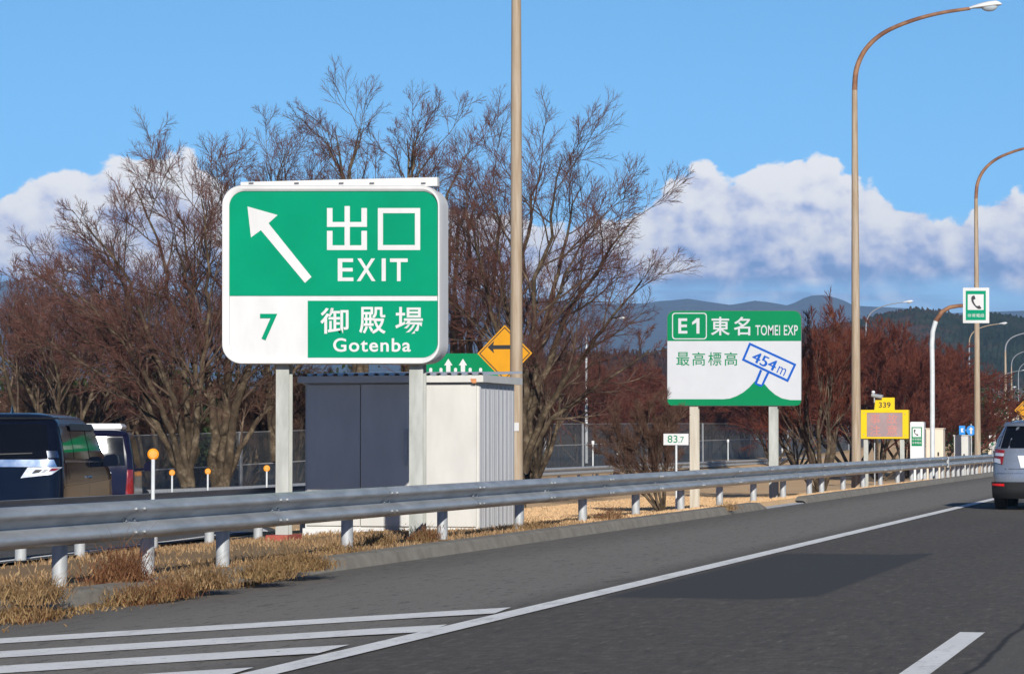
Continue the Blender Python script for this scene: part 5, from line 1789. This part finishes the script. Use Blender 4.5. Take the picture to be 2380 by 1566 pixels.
limb_tree('bare_tree', 14, 830, 85.0, [
    [1.3, (830, 1080), (835, 800), (830, 560), (800, 410), (765, 330), (690, 228)], [1.2, (832, 1080), (840, 700), (825, 500), (795, 380), (775, 290), (748, 190)],
    [1.2, (834, 1080), (840, 640), (805, 400), (832, 290), (850, 188)], [0.9, (832, 1080), (835, 560), (810, 380), (850, 280), (888, 196)], [0.7, (828, 1080), (820, 620), (860, 460), (880, 380), (890, 320)]],
    'tallest bare tree rising behind the middle of the exit sign', 0.13, n=(10, 6, 6, 5), lr=0.235, deep=1.5)
limb_tree('bare_tree', 23, 945, 88.0, [
    [1.3, (945, 1080), (945, 700), (940, 470), (950, 340), (930, 260), (905, 222)], [1.2, (948, 1080), (950, 620), (945, 420), (968, 320), (1008, 255), (1032, 208)],
    [0.9, (944, 1080), (935, 600), (945, 430), (900, 330), (872, 280)], [1.0, (950, 1080), (960, 600), (955, 430), (1035, 330), (1078, 248)], [0.9, (946, 1080), (950, 500), (955, 350), (975, 270), (978, 210)]],
    'bare tree with a clump in its fork behind the right part of the exit sign', 0.13, n=(10, 6, 6, 5), lr=0.235, deep=1.5)
limb_tree('bare_tree', 29, 1085, 84.0, [
    [1.2, (1085, 1080), (1060, 800), (1020, 560), (1055, 400), (1120, 335), (1150, 308)], [1.1, (1088, 1080), (1090, 760), (1085, 560), (1110, 430), (1155, 375)],
    [1.0, (1083, 1080), (1070, 760), (1050, 600), (1080, 470), (1080, 380)], [0.9, (1090, 1080), (1120, 800), (1150, 640), (1165, 500), (1180, 420)]],
    'lower bare tree in the gap between the exit sign and the lamp pole', 0.13, lr=0.29, deep=1.8)
limb_tree('bare_tree', 47, 640, 92.0, [
    [1.2, (640, 1070), (640, 760), (640, 560), (632, 420), (600, 345), (588, 285)], [1.1, (642, 1070), (650, 700), (642, 480), (680, 345), (705, 280)],
    [1.0, (638, 1070), (610, 720), (570, 500), (545, 390), (528, 325)], [0.9, (641, 1070), (650, 640), (660, 440), (650, 350), (650, 290)], [0.8, (644, 1070), (680, 640), (710, 460), (740, 380), (752, 320)]],
    'bare tree topping the upper corner of the exit sign', 0.13, lr=0.27, deep=1.8)
limb_tree('bare_tree', 31, 1212, 78.0, [
    [1.3, (1208, 1095), (1200, 900), (1205, 700), (1228, 500), (1265, 370), (1295, 258)], [1.2, (1214, 1095), (1232, 900), (1290, 650), (1340, 460), (1388, 325)],
    [1.2, (1218, 1095), (1240, 930), (1330, 710), (1430, 565), (1528, 435)], [1.0, (1220, 1095), (1252, 965), (1370, 810), (1450, 705), (1525, 612)],
    [0.8, (1222, 1095), (1265, 985), (1390, 895), (1480, 840), (1560, 770)], [1.1, (1204, 1095), (1188, 900), (1135, 700), (1095, 540), (1062, 430)],
    [1.0, (1206, 1095), (1196, 850), (1165, 640), (1150, 480), (1125, 345)], [1.0, (1214, 1095), (1225, 850), (1255, 640), (1280, 470), (1330, 300)],
    [0.9, (1216, 1095), (1240, 860), (1320, 620), (1380, 520), (1440, 430)]],
    'wide bare tree sweeping out over the field from behind the shed', 0.10, lr=0.33, deep=3.0)
t1 = make_tree('bare_tree', 3, 9.6, 7, (12, 50), (-0.44, 0.0), 0.15, 0.5, n=(5, 6, 7, 5), lift=(0.05, 0.03, 0.03, 0.03), len0=0.82)
put_tree(t1, 190, 92.0, 560, 'bare tree with a rounded reddish crown between the lamp and the leaning tree', first=True, rz=0.5, apex=True)
t2 = make_tree('bare_tree', 8, 9.0, 6, (10, 48), (0.05, 0.1), 0.20, 0.9)
put_tree(t2, 60, 88.0, 575, 'reddish bare tree above the black van beside the white lamp pole', first=True, rz=2.0, apex=True)
put_tree(t2, -60, 84.0, 590, 'bare tree cut by the picture edge above the black van', rz=3.1, apex=True)
put_tree(t2, 1320, 100.0, 740, 'low bare tree in the gap above the mesh fence next to the pale lamp pole', rz=5.1, apex=True)

# multi-stemmed tree by the tall lamp, thicket plants
t6 = make_tree('multi_stem_tree', 41, 6.0, 9, (6, 30), (0.02, 0.0), 0.16, 0.15, n=(6, 7, 7, 6), ang=(20, 24, 26, 26), lift=(0.03, 0.06, 0.06, 0.06), twigs='twig_red', limb='limb', len0=0.80, twig_r=0.0075)
put_tree(t6, 1905, 84.0, 688, 'tall many-stemmed bare tree beside the white route sign and the rusty lamp', first=True)
t7 = make_tree('red_shrub', 52, 3.6, 8, (6, 32), (-0.30, 0.0), 0.10, 0.05, n=(6, 7, 8, 6), ang=(24, 26, 26, 26), lift=(0.03, 0.05, 0.06, 0.06), twigs='twig_brown', limb='limb', len0=0.82, twig_r=0.005)
put_tree(t7, 1545, 62.0, 905, 'bare brown bush growing on the field below the distance plate', 'bush', 'bushes and thickets', first=True, sx=0.85)
t8 = make_tree('red_shrub', 64, 6.5, 9, (8, 58), (0.16, 0.0), 0.12, 0.05, n=(6, 7, 7, 6), ang=(26, 28, 28, 28), lift=(0.05, 0.04, 0.04, 0.04), twigs='twig_red', limb='twig_red', len0=0.84, twig_r=0.0115)
t9 = make_tree('red_shrub', 71, 6.0, 7, (10, 50), (-0.05, 0.0), 0.12, 0.10, n=(6, 7, 7, 6), ang=(28, 28, 28, 28), lift=(0.05, 0.04, 0.04, 0.04), twigs='twig_red', limb='limb', len0=0.82, twig_r=0.0115)
put_tree(t9, 1985, 145.0, 752, 'red thicket right behind the rusty lamp pole', 'bush', 'bushes and thickets', first=True, sx=1.3)
put_tree(t8, 2040, 128.0, 738, 'broad red thicket behind the yellow message board', 'bush', 'bushes and thickets', first=True)
put_tree(t9, 2110, 136.0, 745, 'red thicket in the gap between the message board and the bent pole', 'bush', 'bushes and thickets', rz=0.2)
put_tree(t8, 2175, 140.0, 790, 'red thicket behind the beige cabinet, sloping away to the hill', 'bush', 'bushes and thickets', rz=-0.2, sx=1.2)
put_tree(t9, 1850, 150.0, 800, 'red thicket behind the edge of the white route sign', 'bush', 'bushes and thickets', rz=3.0)
for k, (px_, d_, s_c, lab) in enumerate(((1340, 168, .80, 'dark red thicket behind the fence at the pale lamp pole'), (1420, 172, .86, 'dark red thicket behind the fence in front of the blue mountain'), (1490, 176, .84, 'dark red thicket above the fence over the brown bush'),
                                         (1570, 180, .84, 'dark red thicket behind the distance plate'), (1650, 184, .86, 'dark red thicket seen under the route sign near its tan post'), (1730, 188, .88, 'dark red thicket seen under the middle of the route sign'),
                                         (1800, 176, .88, 'dark red thicket seen behind the white post of the route sign'))):
    put_tree((t8, t9)[k % 2], px_, float(d_), 836 - 12 * s_c + 7 * (k % 3), lab, 'bush', 'bushes and thickets', rz=0.9 * k, sx=1.25)


# dark evergreens under the bare trees
def evergreen(seed, H, W):
    r = np.random.default_rng(seed)
    root = D.objects.new('evergreen_shrub', None); COL.objects.link(root)
    n_l = 5200
    cl = r.normal(0, 1, (46, 3)); cl = nrm(cl) * r.uniform(0.35, 0.95, (46, 1))
    c = cl[r.integers(0, 46, n_l)] + r.normal(0, 0.15, (n_l, 3))
    c = c * np.array([W, W * 0.7, H * 0.5]) + np.array([0, 0, H * 0.52])
    c[:, 2] = np.maximum(c[:, 2], 0.05)
    a = nrm(r.normal(0, 1, (n_l, 3))); b = nrm(np.cross(a, r.normal(0, 1, (n_l, 3))))
    s = r.uniform(0.05, 0.12, (n_l, 1))
    V = np.stack([c - a * s, c + b * s * 0.5, c + a * s, c - b * s * 0.5], 1).reshape(-1, 3)
    np_mesh('crown', M['evergreen'], V, np.arange(n_l * 4).reshape(-1, 4), root)
    s0 = np.zeros((5, 3)); dd = r.normal(0, 0.35, (5, 3)); dd[:, 2] = 1
    P, T, R = grow(r, s0, dd, np.full(5, H * 0.8), np.full(5, 0.06), np.full(5, 0.02), 5, 0.1, 0.02)
    V, Qd = tubes([(P, R, 6)])
    np_mesh('trunk', M['bark'], V, Qd, root, smooth=True)
    return root


M['evergreen'] = bark('evergreen_leaves', (0.012, 0.024, 0.010), (0.028, 0.045, 0.016), (0.06, 0.075, 0.028))
M['brown_leaves'] = bark('withered_leaves', (0.05, 0.028, 0.014), (0.10, 0.055, 0.026), (0.16, 0.09, 0.045))
e1 = evergreen(5, 3.4, 2.3)
put_tree(e1, 175, 112.0, 825, 'dark evergreen shrub above the roof of the black van', 'shrub', 'dark evergreen shrubs beyond the fence', first=True)
for k, (px_, d_, s_c, lab) in enumerate(((-20, 116, 1.0, 'dark evergreen shrub cut by the picture edge above the van'), (95, 118, .75, 'small dark evergreen shrub beside the white lamp pole'), (275, 108, 1.05, 'dark evergreen shrub behind the stems of the leaning tree'), (370, 112, .95, 'dark evergreen shrub above the large orange disc'),
                                         (455, 110, .9, 'dark evergreen shrub behind the pale stout trunk'), (560, 106, .9, 'dark evergreen shrub at the lower corner of the exit sign'), (650, 110, .9, 'dark evergreen shrub behind the exit sign post'), (760, 112, .9, 'dark evergreen shrub above the shed roof end'),
                                         (2268, 190, .8, 'round dark shrub behind the pole of the telephone sign'))):
    put_tree(e1, px_, float(d_), 1024 - 190 * s_c, lab, 'shrub', 'dark evergreen shrubs beyond the fence', rz=1.3 * k)

# understory of thin brown stems under the bare trees
for k, (px_, d_, s_c, lab) in enumerate(((20, 98, 1.0, 'brown thicket low behind the black van roof'), (140, 100, 1.05, 'brown thicket above the navy van'), (250, 96, 1.0, 'brown thicket behind the white roof box'), (350, 98, 1.1, 'brown thicket behind the large orange disc'),
                                         (560, 99, 1.05, 'brown thicket at the lower corner of the exit sign'), (680, 97, 1.1, 'brown thicket in the gap between sign post and shed'), (800, 100, 1.1, 'brown thicket peeping over the dark part of the shed roof'),
                                         (1010, 98, 1.2, 'brown thicket above the lane sign'), (1130, 100, 1.2, 'brown thicket behind the yellow diamond sign'), (1255, 104, 1.15, 'brown thicket beside the shed behind the lamp pole'))):
    put_tree(t7, px_, float(d_), 1024 - 165 * s_c, lab, 'bush', 'bushes and thickets', rz=0.7 * k + 0.3)


# ------------------------------------------------------------------ dry grass
def grass_mat(name, stops):
    m = D.materials.new(name); m.use_nodes = True
    t = NT(m.node_tree)
    pos = t.n('ShaderNodeTexCoord').outputs['Object']
    a = t.noise(pos, 22.0, 3.0, 0.7); b = t.noise(pos, 1.1, 3.0, 0.6)
    c = t.ramp(t.math('ADD', t.math('MULTIPLY', a, 0.6), t.math('MULTIPLY', b, 0.4)), stops)
    d = t.n('ShaderNodeBsdfPrincipled', {'Base Color': c, 'Roughness': 0.8, 'Specular IOR Level': 0.15})
    tl = t.n('ShaderNodeBsdfTranslucent', {0: c})
    t.n('ShaderNodeOutputMaterial', {0: t.n('ShaderNodeMixShader', {0: 0.25, 1: d.outputs[0], 2: tl.outputs[0]})})
    return m


M['grass'] = grass_mat('dry_grass', [(0.30, (0.15, 0.09, 0.045)), (0.46, (0.34, 0.21, 0.105)), (0.60, (0.52, 0.35, 0.19)), (0.72, (0.22, 0.22, 0.08))])
M['field_grass'] = grass_mat('mown_dry_grass', [(0.32, (0.70, 0.46, 0.245)), (0.55, (0.82, 0.56, 0.31)), (0.70, (0.88, 0.64, 0.39))])
M['weed'] = grass_mat('withered_weed', [(0.32, (0.09, 0.05, 0.022)), (0.48, (0.24, 0.14, 0.06)), (0.60, (0.40, 0.27, 0.13)), (0.72, (0.20, 0.18, 0.06))])
M['weed_red'] = grass_mat('reddish_weed', [(0.32, (0.08, 0.03, 0.016)), (0.50, (0.20, 0.085, 0.04)), (0.64, (0.33, 0.19, 0.09))])


def blades(name, mat_, X, Y, Z, h, wd, bend, r, parent=None):
    n = len(X)
    a = r.random(n) * 6.283
    wx, wy = np.cos(a) * wd / 2, np.sin(a) * wd / 2
    b = r.random(n) * 6.283; bl_ = bend * h * r.uniform(0.2, 1.0, n)
    bx, by = np.cos(b) * bl_, np.sin(b) * bl_
    p = np.stack([X, Y, Z], -1)
    z0 = np.zeros(n)
    w_ = np.stack([wx, wy, z0], -1)
    mid = p + np.stack([bx * 0.35, by * 0.35, h * 0.6], -1)
    tip = p + np.stack([bx, by, h * (1 - 0.3 * bend * r.random(n))], -1)
    V = np.stack([p - w_, p + w_, mid + w_ * 0.8, mid - w_ * 0.8, tip + w_ * 0.25, tip - w_ * 0.25], 1).reshape(-1, 3)
    k = np.arange(n)[:, None] * 6
    Qd = np.concatenate([k + np.array([0, 1, 2, 3]), k + np.array([3, 2, 4, 5])])
    return np_mesh(name, mat_, V, Qd, parent)


r = np.random.default_rng(77)
n = 34000
Xg = -r.uniform(9.42, 14.8, n); Yg = r.uniform(14, 47, n)
dens = fbm(Xg * 0.9 + 40, Yg * 0.9 + 10, 9) + 0.5
keep = (r.random(n) < np.clip(dens * 3.2 - 1.1, 0.06, 1)) & ((-Xg < 13.9) | (Yg < 36)) & (-Xg < np.array([ramp_c(y) - 3.4 for y in Yg]))
Xg, Yg = Xg[keep], Yg[keep]
hg = r.uniform(0.025, 0.085, len(Xg)) * (0.6 + 0.9 * np.clip(fbm(Xg + 7, Yg + 3, 3) + 0.5, 0, 1))
struct(blades('dry_grass', M['grass'], Xg, Yg, ground_z(Xg, Yg) - 0.01, hg, 0.014, 0.8, r), 'stuff', 'short dry tan grass between the guardrails')
n = 110000
u = r.random(n)
Yg = 42 + 50 * u ** 1.2; Xg = -(9.6 + (9.5) * r.random(n) ** 1.1)
hg = r.uniform(0.03, 0.065, n)
keep = -Xg < np.array([ramp_c(y) - 3.6 for y in Yg])
Xg, Yg, hg = Xg[keep], Yg[keep], hg[keep]
struct(blades('field_grass', M['field_grass'], Xg, Yg, ground_z(Xg, Yg) - 0.008, hg, 0.011, 0.55, r), 'stuff', 'pale tan mown grass of the sloping field')

n = 2600
Yg = r.uniform(15, 25.5, n); Xg = -9.12 + np.abs(r.normal(0, 0.30, n)) * (1.15 - (Yg - 15) / 12)
keep = fbm(Xg * 2.5 + 9, Yg * 1.2 + 4, 17) > -0.05
Xg, Yg = Xg[keep], Yg[keep]
struct(blades('dry_litter', M['weed'], Xg, Yg, np.array([crossfall(x, y) for x, y in zip(Xg, Yg)]) + 0.002, r.uniform(0.01, 0.05, len(Xg)), 0.014, 1.6, r), 'stuff', 'dead stalks and leaves lying along the kerb foot')


def weed_clump(label, px, py, z, W, H, n_b, mt, seed, mt2=None):
    """a withered clump growing over the kerb; foot seen at (px, py)"""
    r = np.random.default_rng(seed)
    q = at_z(px, py, z)
    t = thing('dry_weed', (q.x, q.y, z), label, 'weed', 'withered weeds along the kerb')
    nt = 22
    rad = np.sqrt(r.random(nt)) * W; an = r.random(nt) * 6.283
    tc = np.stack([rad * np.cos(an) * 0.7, rad * np.sin(an) * 1.2], -1)
    th = H * r.uniform(0.25, 1.45, nt) * (1.1 - 0.5 * rad / W)
    for nm, m_, nn in (('stems', mt, int(n_b * 0.55)), ('leaves', mt2 or mt, int(n_b * 0.5))):
        k_ = r.integers(0, nt, nn)
        X = tc[k_, 0] + r.normal(0, 0.045, nn); Y = tc[k_, 1] + r.normal(0, 0.06, nn)
        h = th[k_] * r.uniform(0.3, 1.2, nn) ** 1.2
        Z = np.full(nn, -0.03)
        if nm == 'leaves':
            X = tc[k_, 0] + r.normal(0, 0.10, nn); Y = tc[k_, 1] + r.normal(0, 0.14, nn)
            Z = h * r.random(nn) * 0.75 - 0.02; h = r.uniform(0.02, 0.11, nn)
        blades(nm, m_, X, Y, Z, h, 0.005 if nm == 'stems' else 0.008, 1.3, r, t)
    return t


for k, (lab, px_, py_, z_, W_, H_, nb_, ma, mb_) in enumerate((
        ('large withered weed clump spilling over the kerb end', 690, 1318, 0.08, 0.36, 0.24, 2600, 'weed', 'weed'),
        ('withered brown weed clump next to the largest clump on the kerb', 615, 1338, 0.06, 0.24, 0.20, 1600, 'weed', 'weed'),
        ('tall feathery withered weed in front of the second guardrail post', 455, 1362, 0.04, 0.28, 0.30, 1900, 'weed', 'grass'),
        ('reddish withered weed beside the first guardrail posts', 275, 1352, 0.08, 0.28, 0.40, 1700, 'weed_red', 'weed_red'),
        ('dark low withered weed at the kerb foot below the reddish one', 318, 1396, -0.02, 0.20, 0.22, 1100, 'weed_red', 'weed'),
        ('small withered weed on the kerb in front of the feathery one', 395, 1384, 0.0, 0.22, 0.20, 1200, 'weed', 'weed_red'),
        ('yellowish withered weed clump at the corner of the picture', 60, 1392, 0.08, 0.34, 0.22, 2000, 'grass', 'weed'),
        ('reddish brown weed mat lying on the asphalt at the picture corner', 40, 1438, -0.03, 0.36, 0.14, 1800, 'weed_red', 'weed'),
        ('greenish tuft at the foot of the fourth guardrail post', 790, 1283, 0.08, 0.20, 0.14, 900, 'grass', 'weed'),
        ('tuft of weeds beside the shed plinth under the guardrail', 880, 1262, 0.05, 0.12, 0.18, 900, 'weed', 'weed'),
        ('tuft of weeds at the dark foot of the exit sign post', 985, 1252, 0.06, 0.20, 0.20, 1100, 'weed', 'weed_red'),
        ('small green-brown tuft beside the post at the shed corner', 1232, 1228, 0.06, 0.22, 0.16, 900, 'grass', 'weed'),
        ('pale seeding weed on the kerb below the bush', 1420, 1206, 0.07, 0.20, 0.24, 900, 'grass', 'weed_red'),
        ('dry stalks leaning over the drain gap', 1690, 1182, 0.05, 0.22, 0.26, 500, 'grass', 'weed'))):
    weed_clump(lab, px_, py_, z_, W_, H_, nb_, M[ma], 100 + k, M[mb_])
